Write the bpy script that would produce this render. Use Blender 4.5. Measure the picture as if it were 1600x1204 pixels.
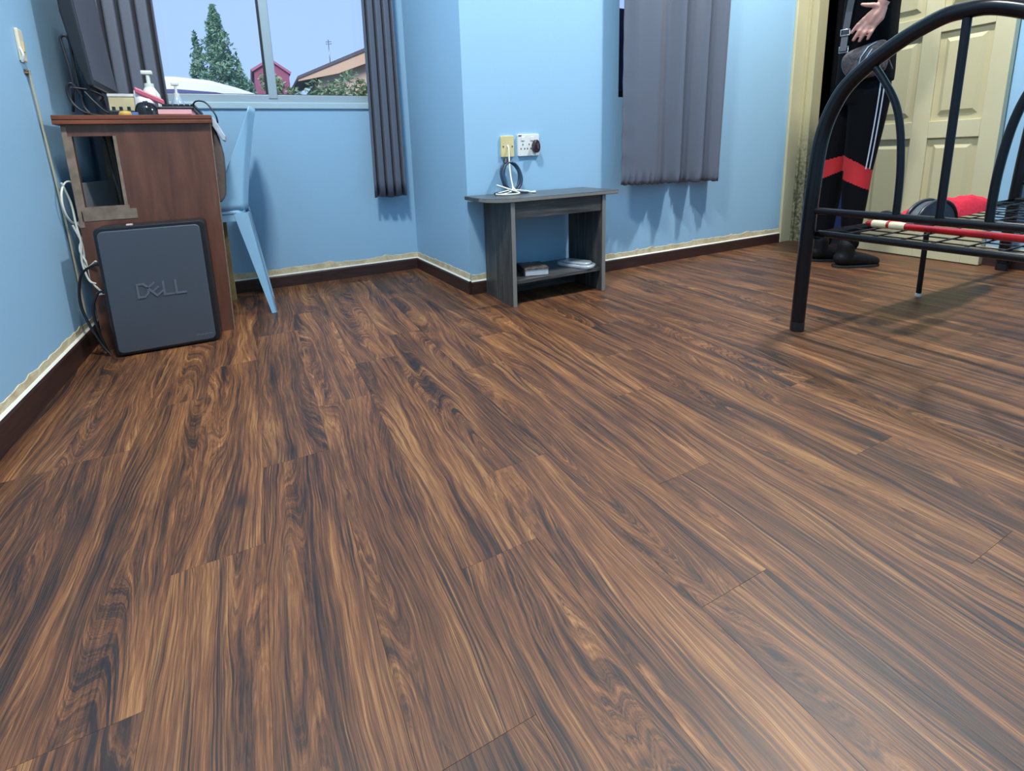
import bpy, bmesh, math, random
from mathutils import Vector, Matrix, Euler
random.seed(7)
S = bpy.context.scene
COL = S.collection
for o in list(bpy.data.objects):
    bpy.data.objects.remove(o)

# ------------------------------------------------------------------ camera
cam_d = bpy.data.cameras.new('camera')
cam = bpy.data.objects.new('camera', cam_d)
COL.objects.link(cam)
cam_d.sensor_fit = 'HORIZONTAL'
cam_d.sensor_width = 36.0
cam_d.lens = 751.225 * 36.0 / 1600.0
cam_d.shift_x = (800 - 752.02) / 1600.0
cam_d.shift_y = (385.68 - 602) / 1600.0
cam_d.clip_start = 0.02
cam_d.clip_end = 300
_rx = Vector((0.90382502, -0.42606553, -0.03960432))
_dn = Vector((-0.11554835, -0.15390003, -0.98130696))
_fw = Vector((0.41200596, 0.891506, -0.18832987))
cam.matrix_world = Matrix(((_rx.x, -_dn.x, -_fw.x, 0), (_rx.y, -_dn.y, -_fw.y, 0),
                           (_rx.z, -_dn.z, -_fw.z, 0.6), (0, 0, 0, 1)))
S.camera = cam

# ------------------------------------------------------------------ world, lamps, exposure
W = bpy.data.worlds.new('sky')
S.world = W
W.use_nodes = True
bg = W.node_tree.nodes['Background']
bg.inputs[0].default_value = (0.42, 0.615, 1.05, 1)
bg.inputs[1].default_value = 0.72


def area(name, loc, energy, sx, sy, color=(1, 1, 1), rot=(0, 0, 0)):
    d = bpy.data.lights.new(name, 'AREA')
    d.shape = 'RECTANGLE'
    d.size = sx
    d.size_y = sy
    d.energy = energy
    d.color = color
    o = bpy.data.objects.new(name, d)
    o.location = loc
    o.rotation_euler = rot
    COL.objects.link(o)
    return o


area('ceiling_lamp_light', (2.25, 0.93, 2.86), 47, 0.14, 0.14, (1.0, 0.99, 0.96))
area('ceiling_lamp_light', (-0.05, 0.75, 2.86), 44, 0.26, 0.26, (1.0, 0.99, 0.96))
sun_d = bpy.data.lights.new('outdoor_fill_sun', 'SUN')  # added despite the overcast sky, to brighten the car, trees and houses
sun_d.energy = 2.0
sun_d.angle = math.radians(25)
sun_d.color = (1.0, 0.97, 0.93)
sun = bpy.data.objects.new('outdoor_fill_sun', sun_d)
sun.rotation_euler = (math.radians(60), 0, math.radians(-12))
COL.objects.link(sun)
S.view_settings.view_transform = 'Standard'
S.view_settings.look = 'None'
S.view_settings.exposure = 0.66
S.view_settings.gamma = 1
S.view_settings.use_curve_mapping = False

# ------------------------------------------------------------------ helpers
def lin(r, g, b):
    f = lambda c: (c / 255 / 12.92) if c / 255 <= 0.04045 else ((c / 255 + 0.055) / 1.055) ** 2.4
    return (f(r), f(g), f(b), 1)


def mat(name, col, rough=0.5, metal=0.0, spec=0.5, var=0.0, scale=8.0, stretch=(1, 1, 1), col2=None,
        bump=0.0, bscale=60.0, coat=0.0, sheen=0.0, trans=0.0, emit=None):
    m = bpy.data.materials.new(name)
    m.use_nodes = True
    nt = m.node_tree
    b = nt.nodes['Principled BSDF']
    b.inputs['Base Color'].default_value = col
    b.inputs['Roughness'].default_value = rough
    b.inputs['Metallic'].default_value = metal
    b.inputs['Specular IOR Level'].default_value = spec
    if coat:
        b.inputs['Coat Weight'].default_value = coat
        b.inputs['Coat Roughness'].default_value = 0.08
    if sheen:
        b.inputs['Sheen Weight'].default_value = sheen
    if trans:
        b.inputs['Transmission Weight'].default_value = trans
    if emit:
        b.inputs['Emission Color'].default_value = emit
        b.inputs['Emission Strength'].default_value = 1
    tc = nt.nodes.new('ShaderNodeTexCoord')
    mp = nt.nodes.new('ShaderNodeMapping')
    mp.inputs['Scale'].default_value = stretch
    nt.links.new(tc.outputs['Object'], mp.inputs[0])
    if var or col2:
        n = nt.nodes.new('ShaderNodeTexNoise')
        n.inputs['Scale'].default_value = scale
        n.inputs['Detail'].default_value = 5
        nt.links.new(mp.outputs[0], n.inputs['Vector'])
        r = nt.nodes.new('ShaderNodeValToRGB')
        c2 = col2 or tuple(min(1, c * (1 + var)) for c in col[:3]) + (1,)
        c1 = col if col2 else tuple(c * (1 - var) for c in col[:3]) + (1,)
        r.color_ramp.elements[0].color = c1
        r.color_ramp.elements[1].color = c2
        r.color_ramp.elements[0].position = 0.35
        r.color_ramp.elements[1].position = 0.68
        nt.links.new(n.outputs['Fac'], r.inputs[0])
        nt.links.new(r.outputs[0], b.inputs['Base Color'])
    if bump:
        n2 = nt.nodes.new('ShaderNodeTexNoise')
        n2.inputs['Scale'].default_value = bscale
        n2.inputs['Detail'].default_value = 3
        nt.links.new(mp.outputs[0], n2.inputs['Vector'])
        bp = nt.nodes.new('ShaderNodeBump')
        bp.inputs['Strength'].default_value = bump
        bp.inputs['Distance'].default_value = 0.01
        nt.links.new(n2.outputs['Fac'], bp.inputs['Height'])
        nt.links.new(bp.outputs[0], b.inputs['Normal'])
    return m


class MB:
    def __init__(s):
        s.v, s.f, s.mi, s.sm = [], [], [], []

    def add(s, vs, fs, mi=0, smooth=False):
        k = len(s.v)
        s.v += [tuple(v) for v in vs]
        for f in fs:
            s.f.append(tuple(i + k for i in f))
            s.mi.append(mi)
            s.sm.append(smooth)
        return s

    def box(s, x0, x1, y0, y1, z0, z1, mi=0, M=None):
        vs = [Vector((x, y, z)) for z in (z0, z1) for y in (y0, y1) for x in (x0, x1)]
        if M:
            vs = [M @ v for v in vs]
        return s.add(vs, [(0, 2, 3, 1), (4, 5, 7, 6), (0, 1, 5, 4), (2, 6, 7, 3), (0, 4, 6, 2), (1, 3, 7, 5)], mi)

    def tube(s, pts, r, n=10, closed=False, mi=0, caps=True):
        pts = [Vector(p) for p in pts]
        N = len(pts)
        rr = r if isinstance(r, (list, tuple)) else [r] * N
        tang = []
        for i in range(N):
            if closed:
                t = pts[(i + 1) % N] - pts[i - 1]
            else:
                t = pts[min(i + 1, N - 1)] - pts[max(i - 1, 0)]
            tang.append(t.normalized())
        up = Vector((0, 0, 1)) if abs(tang[0].z) < 0.9 else Vector((1, 0, 0))
        a = tang[0].cross(up).normalized()
        vs = []
        for i in range(N):
            a = (a - tang[i] * a.dot(tang[i])).normalized()
            b = tang[i].cross(a)
            for k in range(n):
                th = 2 * math.pi * k / n
                vs.append(pts[i] + (a * math.cos(th) + b * math.sin(th)) * rr[i])
        fs = []
        for i in range(N if closed else N - 1):
            j = (i + 1) % N
            for k in range(n):
                k2 = (k + 1) % n
                fs.append((i * n + k, i * n + k2, j * n + k2, j * n + k))
        s.add(vs, fs, mi, True)
        if caps and not closed:
            s.add(vs[:n], [tuple(reversed(range(n)))], mi)
            s.add(vs[-n:], [tuple(range(n))], mi)
        return s

    def lathe(s, prof, c=(0, 0, 0), n=20, mi=0):
        vs, fs = [], []
        for r, z in prof:
            for k in range(n):
                th = 2 * math.pi * k / n
                vs.append((c[0] + r * math.cos(th), c[1] + r * math.sin(th), c[2] + z))
        for i in range(len(prof) - 1):
            for k in range(n):
                k2 = (k + 1) % n
                fs.append((i * n + k, i * n + k2, (i + 1) * n + k2, (i + 1) * n + k))
        fs.append(tuple(reversed(range(n))))
        fs.append(tuple((len(prof) - 1) * n + k for k in range(n)))
        return s.add(vs, fs, mi, True)

    def prism(s, poly, fn, d0, d1, mi=0, smooth_side=False):
        n = len(poly)
        vs = [Vector(fn(a, b, d0)) for a, b in poly] + [Vector(fn(a, b, d1)) for a, b in poly]
        s.add(vs, [tuple(range(n)), tuple(range(2 * n - 1, n - 1, -1))], mi)
        s.add(vs, [(i, (i + 1) % n + 0, (i + 1) % n + n, i + n) for i in range(n)], mi, smooth_side)
        return s

    def grid(s, P, nu, nv, mi=0, smooth=True):
        vs = [P(i / nu, j / nv) for j in range(nv + 1) for i in range(nu + 1)]
        fs = [(j * (nu + 1) + i, j * (nu + 1) + i + 1, (j + 1) * (nu + 1) + i + 1, (j + 1) * (nu + 1) + i)
              for j in range(nv) for i in range(nu)]
        return s.add(vs, fs, mi, smooth)

    def build(s, name, mats, parent=None, bevel=0.0, seg=2, solid=0.0, sub=0, fix=True, loc=None, **props):
        me = bpy.data.meshes.new(name)
        off = Vector(loc) if loc is not None else Vector((0, 0, 0))
        me.from_pydata([Vector(v) - off for v in s.v], [], s.f)
        ms = mats if isinstance(mats, (list, tuple)) else [mats]
        for m in ms:
            me.materials.append(m)
        me.polygons.foreach_set('material_index', s.mi)
        me.polygons.foreach_set('use_smooth', s.sm)
        if fix:
            bm = bmesh.new()
            bm.from_mesh(me)
            bmesh.ops.remove_doubles(bm, verts=bm.verts, dist=1e-5)
            bmesh.ops.recalc_face_normals(bm, faces=bm.faces)
            bm.to_mesh(me)
            bm.free()
        if any(s.sm):
            fl = [p.use_smooth for p in me.polygons]
            me.set_sharp_from_angle(angle=math.radians(55))
            me.polygons.foreach_set('use_smooth', fl)
        o = bpy.data.objects.new(name, me)
        COL.objects.link(o)
        if parent:
            o.parent = parent
            o.location = off - pworld(parent)
        else:
            o.location = off
        if solid:
            m = o.modifiers.new('solid', 'SOLIDIFY')
            m.thickness = solid
            m.offset = 0
        if sub:
            m = o.modifiers.new('sub', 'SUBSURF')
            m.levels = sub
            m.render_levels = sub
        if bevel:
            m = o.modifiers.new('bevel', 'BEVEL')
            m.width = bevel
            m.segments = seg
            m.limit_method = 'ANGLE'
            m.angle_limit = math.radians(40)
        for k, v in props.items():
            o[k] = v
        return o


def pworld(o):
    p = Vector((0, 0, 0))
    while o:
        p += Vector(o.location)
        o = o.parent
    return p


def thing(name, loc, label, cat, group=None):
    o = bpy.data.objects.new(name, None)
    o.empty_display_size = 0.05
    o.location = loc
    COL.objects.link(o)
    o['label'] = label
    o['category'] = cat
    if group:
        o['group'] = group
    return o


def tag(o, label, cat, group=None):
    o['label'] = label
    o['category'] = cat
    if group:
        o['group'] = group
    return o


XY = lambda a, b, d: (a, b, d)      # polygon in x,y extruded in z
XZ = lambda a, b, d: (a, d, b)      # polygon in x,z extruded in y
YZ = lambda a, b, d: (d, a, b)      # polygon in y,z extruded in x


def spline(pts, n=8, closed=False):
    P = [Vector(p) for p in pts]
    N = len(P)
    out = []
    rng = N if closed else N - 1
    for i in range(rng):
        if closed:
            p0, p1, p2, p3 = P[i - 1], P[i], P[(i + 1) % N], P[(i + 2) % N]
        else:
            p0, p1, p2, p3 = P[max(i - 1, 0)], P[i], P[i + 1], P[min(i + 2, N - 1)]
        for k in range(n):
            t = k / n
            out.append(0.5 * ((2 * p1) + (p2 - p0) * t + (2 * p0 - 5 * p1 + 4 * p2 - p3) * t * t
                              + (3 * p1 - p0 - 3 * p2 + p3) * t ** 3))
    if not closed:
        out.append(P[-1])
    return out


def rrect(x0, x1, y0, y1, r, n=6):
    out = []
    for cx, cy, a in ((x1 - r, y0 + r, -90), (x1 - r, y1 - r, 0), (x0 + r, y1 - r, 90), (x0 + r, y0 + r, 180)):
        for k in range(n + 1):
            th = math.radians(a + 90 * k / n)
            out.append((cx + r * math.cos(th), cy + r * math.sin(th)))
    return out


# ------------------------------------------------------------------ materials
def wall_paint(name, col, dark):
    m = mat(name, col, 0.55, spec=0.35, bump=0.05, bscale=35)
    nt = m.node_tree
    b = nt.nodes['Principled BSDF']
    n = nt.nodes.new('ShaderNodeTexNoise')
    n.inputs['Scale'].default_value = 1.3
    n.inputs['Detail'].default_value = 6
    tc = nt.nodes.new('ShaderNodeTexCoord')
    nt.links.new(tc.outputs['Object'], n.inputs['Vector'])
    mx = nt.nodes.new('ShaderNodeMix')
    mx.data_type = 'RGBA'
    mx.inputs[6].default_value = col
    mx.inputs[7].default_value = dark
    nt.links.new(n.outputs['Fac'], mx.inputs[0])
    nt.links.new(mx.outputs[2], b.inputs['Base Color'])
    return m


M = {}
M['wall'] = wall_paint('blue wall paint', (0.335, 0.565, 0.76, 1), (0.315, 0.54, 0.735, 1))
M['ceil'] = mat('white ceiling paint', (0.78, 0.79, 0.8, 1), 0.8)
M['base'] = mat('dark brown skirting', lin(58, 38, 34), 0.42, var=0.3, scale=5, stretch=(3, 3, 40))
M['caulk'] = mat('pale caulk', lin(225, 225, 215), 0.6)
M['cream_raw'] = mat('raw cream plaster', lin(204, 188, 148), 0.8, col2=lin(236, 222, 186), scale=22, bump=0.3, bscale=80)
M['subfloor'] = mat('cement screed', lin(90, 80, 70), 0.8)
M['cream_door'] = mat('cream gloss door paint', lin(205, 197, 160), 0.38, var=0.05, scale=3)
M['cream_panel'] = mat('cream door moulding', lin(198, 189, 150), 0.38)
M['black_metal'] = mat('black gloss steel', (0.006, 0.006, 0.008, 1), 0.22, spec=0.36)
M['wire'] = mat('dark steel wire', (0.02, 0.021, 0.024, 1), 0.35, metal=0.5)
M['red_paint'] = mat('red gloss paint', lin(165, 16, 26), 0.2, coat=0.6)
M['tape'] = mat('cream masking tape', lin(214, 205, 170), 0.7, var=0.12, scale=60, stretch=(30, 1, 1))
M['alu'] = mat('powder coated window frame', lin(168, 186, 194), 0.4, metal=0.1)
M['gasket'] = mat('black gasket', (0.015, 0.017, 0.02, 1), 0.6)
M['sill'] = mat('pale blue sill', lin(178, 204, 214), 0.5)
M['curtain'] = mat('grey satin curtain', lin(98, 103, 115), 0.36, spec=0.45, sheen=0.05, bump=0.06, bscale=500)
M['rod'] = mat('curtain rod steel', lin(150, 150, 150), 0.3, metal=0.9)
M['desk'] = mat('brown desk laminate', lin(104, 66, 50), 0.45, var=0.18, scale=4, stretch=(6, 1, 0.8))
M['desk_top'] = mat('red brown desk edge', lin(124, 66, 38), 0.4, var=0.25, scale=6, stretch=(1, 6, 6))
M['raw_wood'] = mat('worn raw board edge', lin(132, 114, 98), 0.8, var=0.22, scale=40)
M['olive_board'] = mat('olive chipboard', lin(150, 132, 90), 0.7, var=0.15, scale=20)
M['black_plastic'] = mat('black plastic', (0.012, 0.013, 0.016, 1), 0.35)
M['dark_grey'] = mat('dark grey plastic', lin(62, 64, 72), 0.5)
M['pc_panel'] = mat('charcoal computer panel', lin(74, 80, 89), 0.40, bump=0.02, bscale=900)
M['pc_letter'] = mat('charcoal raised letter', lin(98, 105, 115), 0.3)
M['white_plastic'] = mat('white plastic', lin(232, 232, 228), 0.4)
M['cream_plastic'] = mat('aged cream plastic', lin(222, 205, 150), 0.45, var=0.06, scale=20)
M['cream_switch'] = mat('pale cream plastic', lin(226, 216, 190), 0.45)
M['cable_white'] = mat('white cable sheath', lin(222, 222, 210), 0.5)
M['cable_black'] = mat('black cable sheath', (0.012, 0.014, 0.018, 1), 0.45)
M['cable_blue'] = mat('dark blue grey cable', lin(44, 66, 88), 0.4)
M['chair'] = mat('pale blue plastic', lin(146, 192, 222), 0.35, spec=0.5, var=0.03, scale=6)
M['red_cloth'] = mat('red cloth', lin(214, 22, 52), 0.85, bump=0.4, bscale=60)
M['skin'] = mat('skin', lin(206, 154, 138), 0.5, var=0.08, scale=30)
M['black_cloth'] = mat('black knit cloth', lin(13, 14, 18), 0.9, spec=0.1, bump=0.25, bscale=40)
M['black_trouser'] = mat('black track cloth', lin(12, 13, 17), 0.8, spec=0.12, bump=0.25, bscale=25)
M['red_trouser'] = mat('red knee cloth', lin(206, 40, 44), 0.75, bump=0.2, bscale=25)
M['stripe'] = mat('white stripe', lin(215, 218, 225), 0.7)
M['shoe'] = mat('black shoe leather', lin(17, 17, 20), 0.6, spec=0.25, bump=0.2, bscale=60)
M['sole'] = mat('dark sole', lin(32, 32, 34), 0.7)
M['hair'] = mat('black hair', lin(18, 16, 16), 0.6)
M['bag'] = mat('grey brown quilted leather', lin(86, 76, 78), 0.5, var=0.3, scale=40, bump=0.6, bscale=50)
M['strap'] = mat('slate webbing', lin(54, 62, 72), 0.7)
M['chrome'] = mat('chrome', (0.75, 0.76, 0.78, 1), 0.15, metal=1)
M['navy'] = mat('navy blue plastic', lin(52, 62, 120), 0.45)
M['hall'] = mat('hall with shade in colour', lin(40, 42, 50), 0.8)  # the hall is only unlit; its darkness is put into this colour
M['grey_wood_edge'] = mat('grey edge band', lin(132, 130, 124), 0.4)


def grain(name, base, dark, light, stretch, rough=0.45, scale=3.0):
    m = bpy.data.materials.new(name)
    m.use_nodes = True
    nt = m.node_tree
    b = nt.nodes['Principled BSDF']
    b.inputs['Roughness'].default_value = rough
    tc = nt.nodes.new('ShaderNodeTexCoord')
    mp = nt.nodes.new('ShaderNodeMapping')
    mp.inputs['Scale'].default_value = stretch
    nt.links.new(tc.outputs['Object'], mp.inputs[0])
    n = nt.nodes.new('ShaderNodeTexNoise')
    n.inputs['Scale'].default_value = scale
    n.inputs['Detail'].default_value = 8
    n.inputs['Roughness'].default_value = 0.65
    n.inputs['Distortion'].default_value = 0.4
    nt.links.new(mp.outputs[0], n.inputs['Vector'])
    r = nt.nodes.new('ShaderNodeValToRGB')
    e = r.color_ramp.elements
    e[0].position = 0.3
    e[0].color = dark
    e[1].position = 0.75
    e[1].color = light
    k = e.new(0.52)
    k.color = base
    nt.links.new(n.outputs['Fac'], r.inputs[0])
    nt.links.new(r.outputs[0], b.inputs['Base Color'])
    return m


M['grey_wood_v'] = grain('grey wood vertical', lin(68, 68, 67), lin(38, 38, 40), lin(108, 106, 100), (30, 30, 1.5))
M['grey_wood_h'] = grain('grey wood horizontal', lin(72, 73, 72), lin(42, 42, 44), lin(110, 109, 104), (1.5, 30, 30), 0.3)
M['desk'] = grain('brown desk laminate', lin(104, 66, 50), lin(84, 52, 42), lin(124, 82, 64), (9, 9, 1.2), 0.45)


def glass_mat():
    m = bpy.data.materials.new('clear window glass')
    m.use_nodes = True
    nt = m.node_tree
    nt.nodes.remove(nt.nodes['Principled BSDF'])
    out = nt.nodes['Material Output']
    t = nt.nodes.new('ShaderNodeBsdfTransparent')
    t.inputs[0].default_value = (0.97, 0.985, 1, 1)
    g = nt.nodes.new('ShaderNodeBsdfGlossy')
    g.inputs['Roughness'].default_value = 0.02
    f = nt.nodes.new('ShaderNodeFresnel')
    f.inputs['IOR'].default_value = 1.35
    mx = nt.nodes.new('ShaderNodeMixShader')
    nt.links.new(f.outputs[0], mx.inputs[0])
    nt.links.new(t.outputs[0], mx.inputs[1])
    nt.links.new(g.outputs[0], mx.inputs[2])
    nt.links.new(mx.outputs[0], out.inputs[0])
    return m


M['glass'] = glass_mat()


def plank_mat():
    m = bpy.data.materials.new('acacia vinyl plank')
    m.use_nodes = True
    nt = m.node_tree
    L = nt.links.new
    b = nt.nodes['Principled BSDF']
    N = lambda t, **k: nt.nodes.new(t)

    def math_(op, a, bb=None, clamp=False):
        n = N('ShaderNodeMath')
        n.operation = op
        n.use_clamp = clamp
        for i, v in enumerate((a, bb)):
            if v is None:
                continue
            if isinstance(v, (int, float)):
                n.inputs[i].default_value = v
            else:
                L(v, n.inputs[i])
        return n.outputs[0]

    def noise(vec, scale=1.0, detail=2, rough=0.5, dist=0.0):
        n = N('ShaderNodeTexNoise')
        n.inputs['Scale'].default_value = scale
        n.inputs['Detail'].default_value = detail
        n.inputs['Roughness'].default_value = rough
        n.inputs['Distortion'].default_value = dist
        L(vec, n.inputs['Vector'])
        return n.outputs['Fac']

    def comb(x, y, z):
        c = N('ShaderNodeCombineXYZ')
        for i, v in enumerate((x, y, z)):
            if isinstance(v, (int, float)):
                c.inputs[i].default_value = v
            else:
                L(v, c.inputs[i])
        return c.outputs[0]

    tc = N('ShaderNodeTexCoord')
    sep = N('ShaderNodeSeparateXYZ')
    L(tc.outputs['Object'], sep.inputs[0])
    oi = N('ShaderNodeObjectInfo')
    rnd = oi.outputs['Random']
    x, y = sep.outputs[0], sep.outputs[1]
    rz = math_('MULTIPLY', rnd, 91.7)
    ry = math_('ADD', y, math_('MULTIPLY', rnd, 37.3))
    # slow sideways wander of the grain
    wander = noise(comb(math_('MULTIPLY', x, 4.0), math_('MULTIPLY', ry, 2.4), rz), 1, 3, 0.55)
    wx = math_('ADD', x, math_('MULTIPLY', math_('SUBTRACT', wander, 0.5), 0.045))
    # growth-ring field: contour lines of a smooth field give cathedrals and eyes
    field = noise(comb(math_('MULTIPLY', wx, 9.0), math_('MULTIPLY', ry, 1.0), rz), 1, 1.0, 0.35)
    jit = noise(comb(math_('MULTIPLY', wx, 40.0), math_('MULTIPLY', ry, 4.0), rz), 1, 4, 0.65)
    fld = math_('ADD', field, math_('MULTIPLY', jit, 0.03))
    fld = math_('ADD', fld, math_('MULTIPLY', wx, 3.4))
    # irregular lines that follow the ring field
    ln = noise(comb(math_('MULTIPLY', fld, 30.0), math_('MULTIPLY', ry, 1.0), rz), 1, 6, 0.75)
    fine = noise(comb(math_('MULTIPLY', fld, 170.0), math_('MULTIPLY', ry, 5.0), rz), 1, 4, 0.75)
    fib = noise(comb(math_('MULTIPLY', wx, 380.0), math_('MULTIPLY', ry, 14.0), rz), 1, 3, 0.65)
    broad = noise(comb(math_('MULTIPLY', wx, 20.0), math_('MULTIPLY', ry, 1.7), math_('ADD', rz, 5.0)), 1, 3, 0.55)
    v = math_('MULTIPLY', ln, 1.05)
    v = math_('ADD', v, math_('MULTIPLY', fine, 0.85))
    v = math_('ADD', v, math_('MULTIPLY', fib, 0.62))
    v = math_('ADD', v, math_('MULTIPLY', broad, 0.80))
    v = math_('SUBTRACT', v, 1.115)
    r = N('ShaderNodeValToRGB')
    e = r.color_ramp.elements
    e[0].position = 0.16
    e[0].color = lin(34, 27, 27)
    e[1].position = 0.90
    e[1].color = lin(196, 142, 82)
    for p, c in ((0.30, lin(56, 42, 36)), (0.41, lin(88, 57, 38)), (0.53, lin(120, 74, 42)), (0.68, lin(154, 100, 55))):
        k = e.new(p)
        k.color = c
    L(v, r.inputs[0])
    # dark mineral streaks, in places, along the same lines
    zone = noise(comb(math_('MULTIPLY', wx, 20.0), math_('MULTIPLY', ry, 1.6), math_('ADD', rz, 11.0)), 1, 4, 0.6)
    zone = math_('MULTIPLY', math_('SUBTRACT', zone, 0.46, True), 8.0, True)
    ln2 = noise(comb(math_('MULTIPLY', fld, 46.0), math_('MULTIPLY', ry, 0.9), math_('ADD', rz, 3.0)), 1, 4, 0.7)
    thin = math_('MULTIPLY', math_('SUBTRACT', 0.53, ln2, True), 9.0, True)
    dk = math_('MULTIPLY', zone, thin)
    # crisp thin pore lines: narrow contours of the same warped field
    ln3 = noise(comb(math_('MULTIPLY', fld, 24.0), math_('MULTIPLY', ry, 1.3), math_('ADD', rz, 7.0)), 1, 5, 0.7)
    hair = math_('SUBTRACT', 1.0, math_('MULTIPLY', math_('ABSOLUTE', math_('SUBTRACT', math_('FRACT', math_('MULTIPLY', ln3, 9.0)), 0.5)), 6.5), True)
    zone2 = noise(comb(math_('MULTIPLY', wx, 14.0), math_('MULTIPLY', ry, 2.3), math_('ADD', rz, 17.0)), 1, 3, 0.6)
    zone2 = math_('MULTIPLY', math_('SUBTRACT', zone2, 0.42, True), 6.0, True)
    dk = math_('MAXIMUM', dk, math_('MULTIPLY', math_('MULTIPLY', hair, zone2), 0.8), True)
    # knots
    vo = N('ShaderNodeTexVoronoi')
    vo.inputs['Scale'].default_value = 1.0
    kv = comb(math_('MULTIPLY', wx, 8.0), math_('MULTIPLY', ry, 3.6), rz)
    L(kv, vo.inputs['Vector'])
    knot = math_('SUBTRACT', 1.0, math_('MULTIPLY', vo.outputs['Distance'], 4.2), True)
    knot = math_('POWER', knot, 1.5)
    dk = math_('MAXIMUM', math_('MULTIPLY', dk, 0.9), knot, True)
    mx = N('ShaderNodeMix')
    mx.data_type = 'RGBA'
    L(dk, mx.inputs[0])
    L(r.outputs[0], mx.inputs[6])
    mx.inputs[7].default_value = lin(40, 35, 37)
    # board to board tone
    hsv = N('ShaderNodeHueSaturation')
    L(mx.outputs[2], hsv.inputs['Color'])
    L(math_('ADD', 0.62, math_('MULTIPLY', math_('FRACT', math_('MULTIPLY', rnd, 7.77)), 0.17)), hsv.inputs['Value'])
    hsv.inputs['Saturation'].default_value = 0.96
    L(hsv.outputs[0], b.inputs['Base Color'])
    L(math_('ADD', 0.34, math_('MULTIPLY', fib, 0.22)), b.inputs['Roughness'])
    b.inputs['Specular IOR Level'].default_value = 0.5
    bp = N('ShaderNodeBump')
    bp.inputs['Strength'].default_value = 0.12
    bp.inputs['Distance'].default_value = 0.002
    L(fib, bp.inputs['Height'])
    L(bp.outputs[0], b.inputs['Normal'])
    return m


M['plank'] = plank_mat()

# ------------------------------------------------------------------ room shell
XL, YB, YR, XE, XR0, ZC, YF = -0.569, 2.50, 1.869, 3.05, 0.808, 2.9, -1.3
T = 0.14
ST = dict(kind='structure')
floor = MB().box(XL - T, XE + T, YF - T, YB + T, -0.10, -0.006).build('floor', M['subfloor'], **ST)

# planks: 130 mm wide, 817 mm long, each a board of its own
PW, PL = 0.1303, 0.817
joint = {-3: 1.19, -2: 0.565, -1: 0.765, 0: 0.98, 1: 0.363, 2: 0.572, 3: 0.75, 4: 0.37, 5: 0.575, 6: 0.86, 7: 0.244, 8: 0.46,
         9: 0.69, 10: 0.30, 11: 0.53, 12: 0.20, 13: 0.74, 14: 0.41, 15: 0.63}
full_mesh = None


def plank_mesh(x0, x1, y0, y1):
    g = 0.00010
    mb = MB()
    hx, hy = (x1 - x0) / 2 - g, (y1 - y0) / 2 - g
    c = 0.00016
    b = [(-hx, -hy, -0.006), (hx, -hy, -0.006), (hx, hy, -0.006), (-hx, hy, -0.006)]
    m = [(-hx, -hy, -c), (hx, -hy, -c), (hx, hy, -c), (-hx, hy, -c)]
    t = [(-hx + c, -hy + c, 0), (hx - c, -hy + c, 0), (hx - c, hy - c, 0), (-hx + c, hy - c, 0)]
    fs = [(3, 2, 1, 0), (8, 9, 10, 11)]
    for k in range(4):
        k2 = (k + 1) % 4
        fs += [(k, k2, k2 + 4, k + 4), (k + 4, k2 + 4, k2 + 8, k + 8)]
    mb.add(b + m + t, fs)
    me = bpy.data.meshes.new('plank')
    me.from_pydata(mb.v, [], mb.f)
    me.materials.append(M['plank'])
    return me


k0 = math.floor((XL + 0.05) / PW)
k1 = math.ceil((XE + 0.05) / PW)
for k in range(k0, k1):
    x0, x1 = max(-0.05 + k * PW, XL + 0.001), min(-0.05 + (k + 1) * PW, XE - 0.001)
    if x1 - x0 < 0.01:
        continue
    j = joint.get(k, (k * 0.317) % PL)
    ys = []
    y = j - PL * 6
    while y < YB + PL:
        ys.append(y)
        y += PL
    ymax = YB - 0.001 if x1 <= XR0 else YR - 0.001
    if x0 < XR0 < x1:
        ymax = YR - 0.001
    for a, bb in zip(ys[:-1], ys[1:]):
        y0, y1 = max(a, YF + 0.001), min(bb, ymax)
        if y1 - y0 < 0.02:
            continue
        if abs((x1 - x0) - PW) < 1e-5 and abs((y1 - y0) - PL) < 1e-5:
            if full_mesh is None:
                full_mesh = plank_mesh(x0, x1, y0, y1)
            me = full_mesh
        else:
            me = plank_mesh(x0, x1, y0, y1)
        o = bpy.data.objects.new('plank', me)
        o.location = ((x0 + x1) / 2, (y0 + y1) / 2, 0)
        o.parent = floor
        COL.objects.link(o)
# strip of the cut column that runs on beside the jog
xa, xb = -0.05 + PW * math.floor((XR0 + 0.05) / PW), 0.80
o = bpy.data.objects.new('plank', plank_mesh(xa, xb, YR - 0.001, YB - 0.001))
o.location = ((xa + xb) / 2, (YR + YB) / 2 - 0.001, 0)
o.parent = floor
COL.objects.link(o)

MB().box(XL - T, XE + T, YF - T, YB + T, ZC, ZC + 0.1).build('ceiling', M['ceil'], **ST)
MB().box(XL - T, XL, YF - T, YB + T, 0, ZC).build('wall_left', M['wall'], **ST)
MB().box(XL, XE + T, YF - T, YF, 0, ZC).build('wall_front', M['wall'], **ST)
# back wall with the window opening
WX0, WX1, WZ0, WZ1 = -0.43, 0.66, 0.874, 1.95
mb = MB()
mb.box(XL, WX0, YB, YB + T, 0, ZC).box(WX1, 0.80, YB, YB + T, 0, ZC)
mb.box(WX0, WX1, YB, YB + T, 0, WZ0).box(WX0, WX1, YB, YB + T, WZ1, ZC)
mb.build('wall_back', M['wall'], fix=False, **ST)
# return between the two walls (a little out of square)
mb = MB()
mb.prism([(0.770, YB), (XR0, YR + 0.0005), (XR0 + T, YB)], XY, 0, ZC)
mb.build('wall_return', M['wall'], **ST)
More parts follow.
